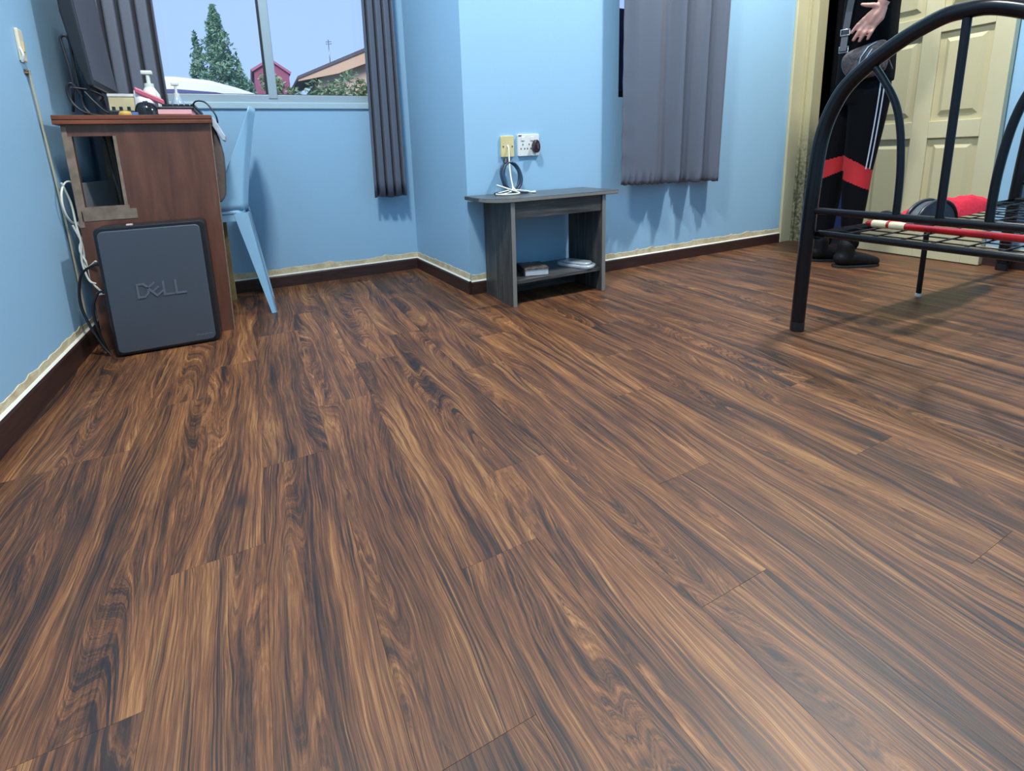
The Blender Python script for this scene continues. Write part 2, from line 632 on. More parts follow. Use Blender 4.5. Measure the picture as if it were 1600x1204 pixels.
# right wall with the small window
VX0, VX1, VZ0, VZ1 = 1.612, 2.215, 0.842, 1.95
mb = MB()
a = XR0
mb.box(a, VX0, YR, YR + T, 0, ZC).box(VX1, XE + 0.02, YR, YR + T, 0, ZC)
mb.box(VX0, VX1, YR, YR + T, 0, VZ0).box(VX0, VX1, YR, YR + T, VZ1, ZC)
mb.build('wall_right', M['wall'], fix=False, **ST)
# end wall with the doorway
DY0, DY1, DZ = 1.03, 1.812, 2.05
mb = MB()
mb.box(XE, XE + T, YF, DY0, 0, ZC).box(XE, XE + 0.02, DY1, YR, 0, ZC).box(XE, XE + 0.02, DY0, DY1, DZ, ZC)
mb.build('wall_end', M['wall'], fix=False, **ST)
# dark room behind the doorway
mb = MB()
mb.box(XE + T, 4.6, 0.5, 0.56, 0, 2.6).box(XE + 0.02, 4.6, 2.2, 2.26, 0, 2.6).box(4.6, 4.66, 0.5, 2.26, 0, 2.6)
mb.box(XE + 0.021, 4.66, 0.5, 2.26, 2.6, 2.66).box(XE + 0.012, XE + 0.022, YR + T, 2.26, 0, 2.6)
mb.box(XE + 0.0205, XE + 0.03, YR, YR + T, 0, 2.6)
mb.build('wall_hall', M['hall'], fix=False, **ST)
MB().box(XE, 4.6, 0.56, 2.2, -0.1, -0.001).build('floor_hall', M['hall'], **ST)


def skirt(name, p, q, h, nrm, k):
    """skirting board from p to q on a wall whose inward normal is nrm, with caulk line and raw plaster strip above"""
    p, q, nrm = Vector(p), Vector(q), Vector(nrm)
    d = (q - p)
    L = d.length
    d.normalize()
    f = lambda s, t, z: tuple(p + d * s + nrm * t) [:2] + (z,)
    mb = MB()
    prof = [(0, 0), (0.011, 0), (0.011, h - 0.008), (0.007, h), (0, h)]
    vs = [f(s, t, z) for s in (0, L) for t, z in prof]
    n = len(prof)
    mb.add(vs, [tuple(range(n)), tuple(range(n, 2 * n))] + [(i, (i + 1) % n, n + (i + 1) % n, n + i) for i in range(n)])
    b = mb.build('baseboard_' + name, M['base'], **ST)
    c = MB()
    vs = [f(s, t, z) for s in (0, L) for t, z in ((0, h - 0.001), (0.0085, h - 0.001), (0.0035, h + 0.004), (0, h + 0.0045))]
    c.add(vs, [(0, 1, 2, 3), (4, 5, 6, 7)] + [(i, (i + 1) % 4, 4 + (i + 1) % 4, 4 + i) for i in range(4)])
    c.build('caulk_line', M['caulk'], b)
    # torn edge of the old cream paint above it
    r = random.Random(k)
    mb = MB()
    ns = max(6, int(L / 0.02))
    top = []
    for i in range(ns + 1):
        top.append(h + (0.024 if k == 1 else 0.029) + 0.003 * math.sin(i * 0.23 + k) * math.sin(i * 0.11) + r.uniform(-0.0025, 0.003) + (0.008 if r.random() < 0.06 else 0))
    vs = []
    for i in range(ns + 1):
        s = L * i / ns
        vs += [f(s, 0.0002, h), f(s, 0.0018, h), f(s, 0.0018, top[i]), f(s, 0.0002, top[i] + 0.001)]
    fs = []
    for i in range(ns):
        for e in range(3):
            fs.append((i * 4 + e, i * 4 + e + 1, i * 4 + 5 + e, i * 4 + 4 + e))
    mb.add(vs, fs)
    mb.build('trim_%d' % k, M['cream_raw'], **ST)


skirt('left', (XL, YF, 0), (XL, YB, 0), 0.072, (1, 0, 0), 1)
skirt('back', (XL, YB, 0), (0.770, YB, 0), 0.060, (0, -1, 0), 2)
dv = (Vector((XR0, YR, 0)) - Vector((0.770, YB, 0))).normalized()
skirt('return', (0.770, YB, 0), (XR0, YR, 0), 0.060, (-dv.y * -1, dv.x * -1, 0) if False else (dv.y, -dv.x, 0), 3)
skirt('right', (XR0, YR, 0), (2.874, YR, 0), 0.057, (0, -1, 0), 4)
skirt('end', (XE, 1.02, 0), (XE, YF, 0), 0.06, (-1, 0, 0), 5)

# ------------------------------------------------------------------ window 1 (back wall)
w1 = bpy.data.objects.new('window_1', None)
w1.location = (0.12, YB, WZ0)
COL.objects.link(w1)
w1['kind'] = 'structure'
fy0, fy1 = YB + 0.004, YB + 0.06
fr = 0.036
mb = MB()
mb.box(WX0, WX1, fy0, fy1, WZ0, WZ0 + fr).box(WX0, WX1, fy0, fy1, WZ1 - fr, WZ1)
mb.box(WX0, WX0 + fr, fy0, fy1, WZ0 + fr, WZ1 - fr).box(WX1 - fr, WX1, fy0, fy1, WZ0 + fr, WZ1 - fr)
mb.build('window_frame', M['alu'], w1, bevel=0.002, fix=False)
MB().box(0.108, 0.146, fy0 - 0.004, fy0 + 0.04, WZ0 + 0.018, WZ1 - fr).build('mullion', M['alu'], w1, bevel=0.003)
MB().box(0.098, 0.108, fy0 + 0.012, fy0 + 0.03, WZ0 + fr, WZ1 - fr).build('gasket', M['gasket'], w1)
mb = MB()
mb.box(WX0 + fr, 0.098, fy0 + 0.014, fy0 + 0.028, WZ0 + fr, WZ0 + fr + 0.004)
mb.box(0.146, WX1 - fr, fy0 + 0.014, fy0 + 0.028, WZ0 + fr, WZ0 + fr + 0.004)
mb.build('gasket', M['gasket'], w1, fix=False)
MB().box(WX0 + fr, 0.100, fy0 + 0.018, fy0 + 0.022, WZ0 + fr, WZ1 - fr).build('pane', M['glass'], w1)
MB().box(0.146, WX1 - fr, fy0 + 0.030, fy0 + 0.034, WZ0 + fr, WZ1 - fr).build('pane', M['glass'], w1)
MB().box(WX0 - 0.02, WX1 + 0.02, YB - 0.010, YB + 0.02, WZ0 - 0.028, WZ0 + 0.001).build('window_sill', M['sill'], w1, bevel=0.003)

# ------------------------------------------------------------------ window 2 (right wall, behind curtain)
w2 = bpy.data.objects.new('window_2', None)
w2.location = (1.9, YR, VZ0)
COL.objects.link(w2)
w2['kind'] = 'structure'
mb = MB()
y0, y1 = YR + 0.05, YR + 0.10
mb.box(VX0, VX1, y0, y1, VZ0, VZ0 + fr).box(VX0, VX1, y0, y1, VZ1 - fr, VZ1)
mb.box(VX0, VX0 + 0.02, y0, y1, VZ0 + fr, VZ1 - fr).box(VX1 - 0.02, VX1, y0, y1, VZ0 + fr, VZ1 - fr)
mb.build('window_frame', M['gasket'], w2, bevel=0.002, fix=False)
MB().box(1.90, 1.93, y0, y1, VZ0 + fr, VZ1 - fr).build('mullion', M['gasket'], w2)
MB().box(VX0 + 0.02, 1.90, y0 + 0.02, y0 + 0.024, VZ0 + fr, VZ1 - fr).build('pane', M['glass'], w2)
MB().box(1.93, VX1 - 0.02, y0 + 0.02, y0 + 0.024, VZ0 + fr, VZ1 - fr).build('pane', M['glass'], w2)

# ------------------------------------------------------------------ door 1 (end wall)
d1 = bpy.data.objects.new('door_1', None)
d1.location = (XE, 1.26, 0)
COL.objects.link(d1)
d1['kind'] = 'structure'
M['grime'] = mat('grimy cream frame', lin(200, 192, 150), 0.5)
nt = M['grime'].node_tree
_b = nt.nodes['Principled BSDF']
_tc = nt.nodes.new('ShaderNodeTexCoord')
_sp = nt.nodes.new('ShaderNodeSeparateXYZ')
nt.links.new(_tc.outputs['Object'], _sp.inputs[0])
_n = nt.nodes.new('ShaderNodeTexNoise')
_n.inputs['Scale'].default_value = 55
_n.inputs['Detail'].default_value = 4
nt.links.new(_tc.outputs['Object'], _n.inputs['Vector'])
_mr = nt.nodes.new('ShaderNodeMapRange')
_mr.inputs['From Min'].default_value = 0.95
_mr.inputs['From Max'].default_value = 0.35
_mr.inputs['To Min'].default_value = 0.0
_mr.inputs['To Max'].default_value = 1.0
nt.links.new(_sp.outputs[2], _mr.inputs[0])
_ml = nt.nodes.new('ShaderNodeMath')
_ml.operation = 'MULTIPLY'
nt.links.new(_n.outputs['Fac'], _ml.inputs[0])
nt.links.new(_mr.outputs[0], _ml.inputs[1])
_rp = nt.nodes.new('ShaderNodeValToRGB')
_rp.color_ramp.elements[0].position = 0.25
_rp.color_ramp.elements[0].color = lin(186, 178, 140)
_rp.color_ramp.elements[1].position = 0.62
_rp.color_ramp.elements[1].color = lin(84, 84, 66)
nt.links.new(_ml.outputs[0], _rp.inputs[0])
nt.links.new(_rp.outputs[0], _b.inputs['Base Color'])
# casing on the right wall, side jamb on the end wall, head
mb = MB()
mb.box(2.874, 2.968, YR - 0.016, YR, 0, DZ + 0.06)
mb.build('door_casing', M['cream_door'], d1, bevel=0.003)
mb = MB()
mb.box(2.968, XE - 0.002, 1.842, YR, 0, DZ + 0.06)
mb.box(2.985, XE + 0.022, DY1 - 0.006, 1.842, 0, DZ)
mb.build('door_jamb', M['grime'], d1, bevel=0.002, fix=False)
MB().box(2.985, XE + 0.022, DY0 - 0.02, DY1, DZ, DZ + 0.06).build('door_head', M['cream_door'], d1, bevel=0.003)
# closed wide leaf: stiles, rails and raised panels
LX0, LX1 = 2.996, 3.036
ly0, ly1 = 0.996, 1.575
sy = [ly0, 1.061, 1.248, 1.316, 1.490, ly1]     # right stile | panel | middle stile | panel | left stile
rows = [(0.14, 0.592), (0.672, 1.078), (1.16, 1.75), ]
mb = MB()
mb.box(LX0, LX1, sy[0], sy[1], 0.004, 2.04).box(LX0, LX1, sy[2], sy[3], 0.004, 2.04).box(LX0, LX1, sy[4], sy[5], 0.004, 2.04)
zz = [0.004] + [z for r_ in rows for z in r_] + [2.04]
for i in range(0, len(zz), 2):
    for a_, b_ in ((sy[1], sy[2]), (sy[3], sy[4])):
        mb.box(LX0, LX1, a_, b_, zz[i], zz[i + 1])
leaf = mb.build('door_leaf', M['cream_door'], d1, bevel=0.002, fix=False)
for z0, z1 in rows:
    for a_, b_ in ((sy[1], sy[2]), (sy[3], sy[4])):
        pm = MB()
        e = 0.022
        A = [(a_, z0), (b_, z0), (b_, z1), (a_, z1)]
        Bq = [(a_ + e, z0 + e * 1.3), (b_ - e, z0 + e * 1.3), (b_ - e, z1 - e * 1.3), (a_ + e, z1 - e * 1.3)]
        Cq = [(a_ + 1.7 * e, z0 + e * 2.2), (b_ - 1.7 * e, z0 + e * 2.2), (b_ - 1.7 * e, z1 - e * 2.2), (a_ + 1.7 * e, z1 - e * 2.2)]
        vs = [(LX0 + 0.014, y_, z_) for y_, z_ in A] + [(LX0 + 0.014, y_, z_) for y_, z_ in Bq] + [(LX0 + 0.003, y_, z_) for y_, z_ in Cq]
        fs = [(8, 9, 10, 11)]
        for q in range(4):
            q2 = (q + 1) % 4
            fs += [(q, q2, q2 + 4, q + 4), (q + 4, q2 + 4, q2 + 8, q + 8)]
        pm.add(vs, fs)
        pm.build('panel', M['cream_panel'], leaf)
mb = MB().tube([(LX0, 1.535, 1.0), (LX0 - 0.03, 1.535, 1.0)], 0.006).tube([(LX0 - 0.03, 1.535, 1.0), (LX0 - 0.03, 1.47, 1.0)], 0.008)
mb.build('door_handle', M['chrome'], d1)

# navy box and black cloth in the doorway
t = thing('storage_box', (3.34, 1.64, 0), 'navy blue box standing inside the dark doorway behind the person', 'box')
MB().box(3.215, 3.47, 1.36, 1.92, 0.0, 0.53).build('box_body', M['navy'], t, bevel=0.012)
mb = MB().box(3.205, 3.48, 1.35, 1.93, 0.531, 0.553)
mb.build('lid', M['navy'], t, bevel=0.006)
mb = MB()
mb.grid(lambda u, v: (3.34 + 0.02 * math.sin(u * 30), 1.30 + 0.60 * u, 0.575 + 0.012 * math.sin(u * 17) * (1 - v) + 1.35 * v), 60, 12)
tag(mb.build('hanging_cloth', M['black_cloth'], solid=0.006), 'black cloth hanging in the dark doorway above the navy box', 'cloth')
tag(MB().tube([(3.34, 0.565, 1.925), (3.34, 2.195, 1.925)], 0.008).build('hanging_rail', M['wire']), 'dark rail carrying the black cloth behind the doorway', 'rail')

# ------------------------------------------------------------------ outside
M['lawn'] = mat('grass ground', lin(70, 92, 58), 0.9, var=0.4, scale=2)
M['render_dark'] = mat('dark neighbour wall', lin(38, 44, 70), 0.9)
MB().box(-30, 40, YB + T + 0.02, 60, -0.5, -0.3).build('ground_outside', M['lawn'], **ST)
MB().box(0.98, 5.0, 3.0, 3.1, -0.3, 1.62).build('wall_outside', M['render_dark'], **ST)

M['leaf_a'] = mat('conifer leaf', lin(104, 142, 116), 0.8, col2=lin(150, 182, 150), scale=1.5)
M['leaf_b'] = mat('bush leaf', lin(100, 126, 88), 0.8, col2=lin(160, 178, 132), scale=3)
M['bark'] = mat('bark', lin(96, 82, 70), 0.9)
M['car_white'] = mat('white car paint', (0.88, 0.89, 0.9, 1), 0.3, coat=0.3)
M['car_glass'] = mat('dark car glass', lin(96, 96, 140), 0.12)
M['tyre'] = mat('tyre rubber', lin(24, 24, 26), 0.8)
M['magenta'] = mat('magenta house wall', lin(152, 82, 108), 0.8)
M['magenta_roof'] = mat('rose metal roof', lin(170, 102, 130), 0.7)
M['tan'] = mat('tan house wall', lin(206, 178, 160), 0.85, var=0.05, scale=2)
M['barge'] = mat('pale barge board', lin(206, 170, 142), 0.7)
M['roof_dark'] = mat('dark roof tile', lin(92, 84, 90), 0.8)


def leaves(mb, n, pick, size, rng):
    for _ in range(n):
        c = Vector(pick(rng))
        e = Euler((rng.uniform(-1, 1), rng.uniform(-1, 1), rng.uniform(0, 6.28))).to_matrix()
        s = size * rng.uniform(0.6, 1.3)
        vs = [c + e @ Vector(v) for v in ((-s, 0, 0), (0, -s * 0.45, 0.1 * s), (s, 0, 0), (0, s * 0.45, 0.1 * s))]
        mb.add(vs, [(0, 1, 2, 3)])


# conifer
t = thing('conifer_tree', (-0.42, 14, -0.3), 'tall pale green conifer outside the window behind the white car', 'tree')
rng = random.Random(3)
mb = MB()
tiers = [(-0.42, 4.42, 0.0, 2.3, 0.82), (-0.88, 3.80, 0.05, 2.2, 0.42), (-0.02, 3.15, -0.1, 1.9, 0.50), (0.22, 2.66, -0.1, 1.6, 0.34), (-1.0, 3.05, 0.1, 1.9, 0.45)]


def pick_con(r):
    q = r.random()
    cx, top, cy, bot, rad = tiers[0] if q < 0.55 else tiers[r.randint(1, 4)]
    h = r.random() ** 0.75
    z = top - (top - bot) * h
    ang = r.uniform(0, 6.283)
    lay = 0.66 + 0.34 * math.sin(z * 15 + 2.5 * math.sin(ang * 3 + z * 2))
    rr = rad * (0.05 + h * 0.95) * lay * math.sqrt(r.uniform(0.25, 1))
    return (cx + rr * math.cos(ang), 14 + cy + rr * math.sin(ang), z - 0.12 * rr)


leaves(mb, 6500, pick_con, 0.062, rng)
mb.build('foliage', M['leaf_a'], t, fix=False, kind='stuff')
MB().tube([(-0.42, 14, -0.3), (-0.42, 14, 2.5), (-0.42, 14, 4.2)], [0.12, 0.08, 0.01], 8).build('trunk', M['bark'], t)


def bush(cx, cy, h, rx, seed, label):
    t = thing('bush', (cx, cy, -0.3), label, 'bush', 'bushes outside the window')
    r = random.Random(seed)
    blobs = [(r.uniform(-rx, rx) * 0.8, r.uniform(-0.13, 0.13), r.uniform(0.55, 0.95) * h, r.uniform(0.16, 0.28)) for _ in range(11)]

    def pick(r):
        b = blobs[r.randint(0, len(blobs) - 1)]
        v = Vector((r.gauss(0, 1), r.gauss(0, 1), r.gauss(0, 1))).normalized() * b[3] * r.uniform(0.6, 1.05)
        return (cx + b[0] + v.x, cy + b[1] + v.y, b[2] + v.z)
    mb = MB()
    leaves(mb, 1500, pick, 0.05, r)
    mb.build('foliage', M['leaf_b'], t, fix=False, kind='stuff')
    sm = MB()
    for b in blobs:
        sm.tube([(cx, cy, -0.3), (cx + b[0] * 0.5, cy + b[1] * 0.5, b[2] * 0.5), (cx + b[0], cy + b[1], b[2])], [0.025, 0.015, 0.006], 6)
    sm.build('stem', M['bark'], t)


bush(0.81, 11.5, 2.50, 0.36, 1, 'leafy green bush beside the window mullion, left of the other bushes')
bush(1.43, 10.2, 2.28, 0.46, 2, 'leafy green bush at the middle of the right window pane below the tan roof')
bush(1.90, 9.0, 1.98, 0.40, 5, 'leafy green bush at the right end of the window beside the grey curtain')

# car
t = thing('car', (-0.9, 6.4, -0.3), 'white car parked outside the window, only its curved roof showing', 'car')
cy0, cy1 = 6.0, 7.1
prof = [(-2.3, 0.15), (-2.35, 0.75), (-2.1, 0.95), (-1.75, 1.40), (-1.2, 1.515), (-0.62, 1.525), (-0.30, 1.495), (-0.05, 1.425), (0.16, 1.35),
        (0.42, 1.05), (1.0, 0.93), (1.15, 0.7), (1.15, 0.15)]
mb = MB()
rings = []
sm_prof = prof
for dy, k in ((0, 0.965), (0.10, 1.0), (cy1 - cy0 - 0.10, 1.0), (cy1 - cy0, 0.965)):
    rings.append([(x_, cy0 + dy, z_ if z_ < 1.0 else 1.0 + (z_ - 1.0) * (k if dy in (0,) or k < 1 else 1)) for x_, z_ in sm_prof])
n = len(prof)
vs = [v for r_ in rings for v in r_]
fs = []
for i in range(3):
    for k in range(n):
        fs.append((i * n + k, i * n + (k + 1) % n, (i + 1) * n + (k + 1) % n, (i + 1) * n + k))
fs += [tuple(range(n)), tuple(range(3 * n, 4 * n))]
mb.add(vs, fs)
mb.build('car_body', M['car_white'], t, bevel=0.03)
mb = MB().prism([(-1.95, 1.02), (-1.62, 1.32), (-1.2, 1.375), (-0.6, 1.385), (-0.25, 1.36), (0.0, 1.31), (0.10, 1.26), (0.28, 1.04)], XZ, cy0 - 0.012, cy0 + 0.005)
mb.build('side_window', M['car_glass'], t)
mb = MB().prism([(-1.95, 1.02), (-1.62, 1.32), (-1.2, 1.375), (-0.6, 1.385), (-0.25, 1.36), (0.0, 1.31), (0.10, 1.26), (0.28, 1.04)], XZ, cy1 - 0.005, cy1 + 0.012)
mb.build('side_window', M['car_glass'], t)
for wx in (-1.65, 0.55):
    for wy in (cy0 - 0.01, cy1 - 0.14):
        cyl = [(wx + 0.27 * math.cos(a_ * math.pi / 12), -0.02 + 0.27 * math.sin(a_ * math.pi / 12)) for a_ in range(24)]
        wh = MB().prism(cyl, XZ, wy, wy + 0.15).build('wheel', M['tyre'], t)
        hub = [(wx + 0.15 * math.cos(a_ * math.pi / 8), -0.02 + 0.15 * math.sin(a_ * math.pi / 8)) for a_ in range(16)]
        MB().prism(hub, XZ, wy - 0.01, wy + 0.16).build('hub', M['chrome'], wh)

# magenta house
t = thing('house', (0.93, 18.5, -0.3), 'magenta gabled house seen beside the window mullion', 'house')
g = [(0.42, -0.3), (1.48, -0.3), (1.48, 3.52), (0.93, 3.90), (0.42, 3.58)]
MB().prism(g, XZ, 18, 21).build('wall', M['magenta'], t)
mb = MB()
mb.prism([(0.93, 3.90), (0.93, 3.98), (1.56, 3.55), (1.52, 3.48)], XZ, 17.9, 21.1)
mb.prism([(0.93, 3.90), (0.93, 3.98), (0.32, 3.60), (0.36, 3.53)], XZ, 17.9, 21.1)
mb.build('roof', M['magenta_roof'], t, fix=False)
# tan house
t = thing('house', (3.9, 17, -0.3), 'tan house with a dark-edged sloping roof at the right of the window', 'house')
g = [(2.2, -0.3), (6.0, -0.3), (6.0, 3.4), (4.4, 4.12), (2.2, 3.12)]
MB().prism(g, XZ, 16.4, 20).build('wall', M['tan'], t)
mb = MB()
mb.prism([(1.55, 3.04), (1.55, 3.12), (4.4, 4.36), (7.0, 3.2), (7.0, 3.1), (4.4, 4.24)], XZ, 15.9, 20.2)
mb.build('roof', M['roof_dark'], t)
mb = MB()
mb.prism([(1.56, 2.98), (1.56, 3.04), (4.4, 4.24), (6.9, 3.1), (6.9, 2.8), (4.4, 3.86), (2.75, 3.24)], XZ, 15.95, 16.05)
mb.build('barge_board', M['barge'], t)
mb = MB().tube([(2.78, 17.5, 3.5), (2.78, 17.5, 4.55)], 0.014, 6)
for dz in (0.0, 0.07):
    mb.tube([(2.69, 17.5, 4.48 - dz), (2.88, 17.5, 4.5 - dz)], 0.010, 6)
mb.build('antenna', M['rod'], t)

# ------------------------------------------------------------------ bed
t = bed = thing('bed', (1.539, 0.595, 0), 'black tubular metal single bed with arched footboard and bare wire mesh base', 'bed')
BX, HX = 1.539, 2.985
BYF, BYN = 0.915, 0.275          # far and near side
arch = [(0.320, 0.0), (0.318, 0.12), (0.314, 0.30), (0.308, 0.46), (0.298, 0.60), (0.272, 0.695), (0.228, 0.765), (0.138, 0.836),
        (0.055, 0.877), (0.0, 0.884)]
arch = arch + [(-a_, b_) for a_, b_ in reversed(arch[:-1])]
apts = spline([(0, a_, b_) for a_, b_ in arch], 6)


def bedend(x, cy, hs, name):
    P = lambda p: (x, cy + p[1], p[2] * hs)
    e = MB().tube([P(p) for p in apts], 0.0195, 14).build(name, M['black_metal'], t)
    return e


fb = bedend(BX, 0.595, 1.0, 'footboard_arch')
hb = bedend(HX, 0.595, 1.12, 'headboard_arch')
for x_, hs in ((BX, 1.0), (HX, 1.12)):
    for sgn in (1, -1):
        MB().tube([(x_, 0.595 + sgn * 0.3195, 0.001), (x_, 0.595 + sgn * 0.3195, 0.03)], 0.0202, 14).build('foot_cap', M['black_plastic'], t)
    MB().tube([(x_, 0.595 + 0.306, 0.392), (x_, 0.595 - 0.306, 0.392)], 0.0105, 10).build('cross_rail', M['black_metal'], t)
    MB().tube([(x_, 0.595, 0.394), (x_, 0.595, 0.872 * hs)], 0.0090, 10).build('centre_bar', M['black_metal'], t)
    for sgn in (1, -1):
        q = [(0.178, 0.790), (0.150, 0.745), (0.122, 0.690), (0.104, 0.620), (0.094, 0.53), (0.091, 0.46), (0.091, 0.394)]
        pts = spline([(x_, 0.595 + sgn * a_, 0.394 + (b_ - 0.394) * ((0.872 * hs - 0.394) / (0.872 - 0.394))) for a_, b_ in q], 5)
        MB().tube(pts, 0.0085, 10).build('curved_bar', M['black_metal'], t)
# mesh frame
fx0, fx1, fya, fyb, fz = 1.575, 2.955, 0.895, 0.295, 0.318
MB().tube([(fx0, fya, fz), (fx0, fyb, fz)], 0.0105, 12).build('mesh_frame_end', M['black_metal'], t)
MB().tube([(fx1, fya, fz), (fx1, fyb, fz)], 0.0105, 12).build('mesh_frame_end', M['black_metal'], t)
for yy, so in ((fya, 1), (fyb, -1)):
    mb = MB()
    mb.box(BX, HX, min(yy + 0.004 * so, yy + 0.008 * so), max(yy + 0.004 * so, yy + 0.008 * so), fz - 0.017, fz + 0.005)
    mb.box(BX + 0.02, HX - 0.02, min(yy - 0.014 * so, yy + 0.004 * so), max(yy - 0.014 * so, yy + 0.004 * so), fz - 0.017, fz - 0.013)
    mb.build('side_rail', M['black_metal'], t, fix=False)
nx = 17
wm = None
for i in range(1, nx):
    x_ = fx0 + (fx1 - fx0) * i / nx
    if wm is None:
        w_ = MB().tube([(x_, fya - 0.012, fz), (x_, fyb + 0.012, fz)], 0.0023, 6).build('mesh_wire', M['wire'], t, loc=(x_, 0.595, fz))
        wm = w_.data
    else:
        w_ = bpy.data.objects.new('mesh_wire', wm)
        COL.objects.link(w_)
        w_.parent = t
        w_.location = (x_ - BX, 0, fz)
wm = None
for i in range(1, 9):
    y_ = fyb + (fya - fyb) * i / 9
    if wm is None:
        w_ = MB().tube([(fx0 + 0.01, y_, fz + 0.0046), (fx1 - 0.01, y_, fz + 0.0046)], 0.0023, 6).build('mesh_wire', M['wire'], t, loc=((fx0 + fx1) / 2, y_, fz + 0.0046))
        wm = w_.data
    else:
        w_ = bpy.data.objects.new('mesh_wire', wm)
        COL.objects.link(w_)
        w_.parent = t
        w_.location = ((fx0 + fx1) / 2 - BX, y_ - 0.595, fz + 0.0046)
for yy in (0.905, 0.285):
    lg = MB().tube([(2.262, yy, 0.010), (2.262, yy, 0.305)], 0.0085, 10).build('middle_leg', M['black_metal'], t)
    MB().tube([(2.262, yy, 0.0), (2.262, yy, 0.011)], 0.0095, 10).build('foot_tip', M['white_plastic'], lg)

# red pole on the mesh
t = thing('metal_pole', (1.76, 0.55, 0.323), 'red painted metal pole with cream tape lying across the wire bed base', 'pole')
pa, pb = Vector((1.765, 0.848, 0.336)), Vector((1.735, 0.30, 0.336))
dr = (pb - pa).normalized()
MB().tube([pa - dr * 0.016, pa - dr * 0.012, pa, pb], [0.004, 0.007, 0.0105, 0.0105], 14).build('tube', M['red_paint'], t)
for a_, b_ in ((0.004, 0.044), (0.052, 0.092)):
    MB().tube([pa + dr * a_, pa + dr * (a_ + 0.003), pa + dr * ((a_ + b_) / 2), pa + dr * (b_ - 0.003), pa + dr * b_],
              [0.0112, 0.0121, 0.0124, 0.0121, 0.0112], 14).build('tape_band', M['tape'], t)

# red cloth heap
rng = random.Random(11)
import mathutils.noise as mn


def heap(name, m, cx, cy, rx, ry, h, z0, seed, lump=0.5):
    mb = MB()
    n, mring = 56, 14
    vs = []
    for j in range(mring + 1):
        f = j / mring
        for k in range(n):
            a_ = 2 * math.pi * k / n
            e = 1 + 0.14 * mn.noise(Vector((math.cos(a_) * 1.5 + seed, math.sin(a_) * 1.5, 0.3)))
            px_, py_ = cx + rx * f * e * math.cos(a_), cy + ry * f * e * math.sin(a_)
            prof_ = (1 - f ** 3.0)
            nz = mn.noise(Vector((px_ * 16 + seed, py_ * 16, seed))) * 0.5 + mn.noise(Vector((px_ * 38, py_ * 38, seed))) * 0.3
            nz = abs(nz) * 1.6
            vs.append((px_, py_, z0 + max(0.0, prof_ * h * (1 - lump + lump * nz + 0.25 * (px_ - cx) / rx))))
    fs = [(j * n + k, j * n + (k + 1) % n, (j + 1) * n + (k + 1) % n, (j + 1) * n + k) for j in range(mring) for k in range(n)]
    mb.add(vs, fs, 0, True)
    mb.add([(v[0], v[1], z0) for v in vs[-n:]], [tuple(reversed(range(n)))])
    return mb.build(name, m)


tag(heap('red_garment', M['red_cloth'], 2.21, 0.842, 0.37, 0.052, 0.070, 0.3255, 4.0, 0.30), 'crumpled red cloth heaped on the wire mesh of the bed', 'cloth')
# dark half-round bag
t = thing('shoulder_bag', (1.93, 0.767, 0.326), 'dark grey half-round bag with black rim standing before the red cloth', 'bag')
ha = [(1.93 + 0.125 * math.cos(math.pi * k / 20), 0.326 + 0.074 * math.sin(math.pi * k / 20)) for k in range(21)]
MB().prism(ha, XZ, 0.752, 0.782).build('bag_body', mat('slate bag cloth', lin(60, 66, 78), 0.55, bump=0.2, bscale=50), t, bevel=0.006)
for yy in (0.752, 0.782):
    MB().tube([(a_, yy, b_ + 0.003) for a_, b_ in ha], 0.0050, 8).build('rim', M['black_plastic'], t)
MB().tube(spline([(1.82, 0.775, 0.345), (1.805, 0.80, 0.368), (1.80, 0.83, 0.370), (1.81, 0.855, 0.355), (1.83, 0.865, 0.330)], 6), 0.0055, 8).build('strap', M['black_plastic'], t)
# bundle of clothes hangers


def hanger(x, y, z, rz, label, m):
    t = thing('clothes_hanger', (x, y, z), label, 'hanger', 'hangers on the bed mesh')
    R = Matrix.Rotation(rz, 3, 'Z')
    P = lambda a_, b_, c_=0: Vector((x, y, z)) + R @ Vector((a_, b_, c_))
    pts = spline([P(0, 0.02), P(0.10, -0.035), P(0.125, -0.05), P(0.10, -0.058), P(-0.10, -0.058), P(-0.125, -0.05), P(-0.10, -0.035)], 5, True)
    MB().tube(pts, 0.004, 8, closed=True).build('shoulder_bar', m, t)
    pts = spline([P(0, 0.02), P(0, 0.045), P(0.02, 0.06, 0.006), P(0.03, 0.045, 0.012), P(0.018, 0.032, 0.012)], 5)
    MB().tube(pts, 0.0022, 8).build('hook', M['chrome'], t)


hanger(2.39, 0.60, 0.333, 0.5, 'black clothes hanger lowest of the bundle beside the red cloth', M['black_plastic'])
hanger(2.41, 0.58, 0.343, 1.1, 'grey clothes hanger on top of the black one beside the red cloth', mat('grey hanger plastic', lin(120, 128, 140), 0.4))
hanger(2.39, 0.59, 0.353, -0.2, 'white clothes hanger topmost of the bundle beside the red cloth', M['white_plastic'])

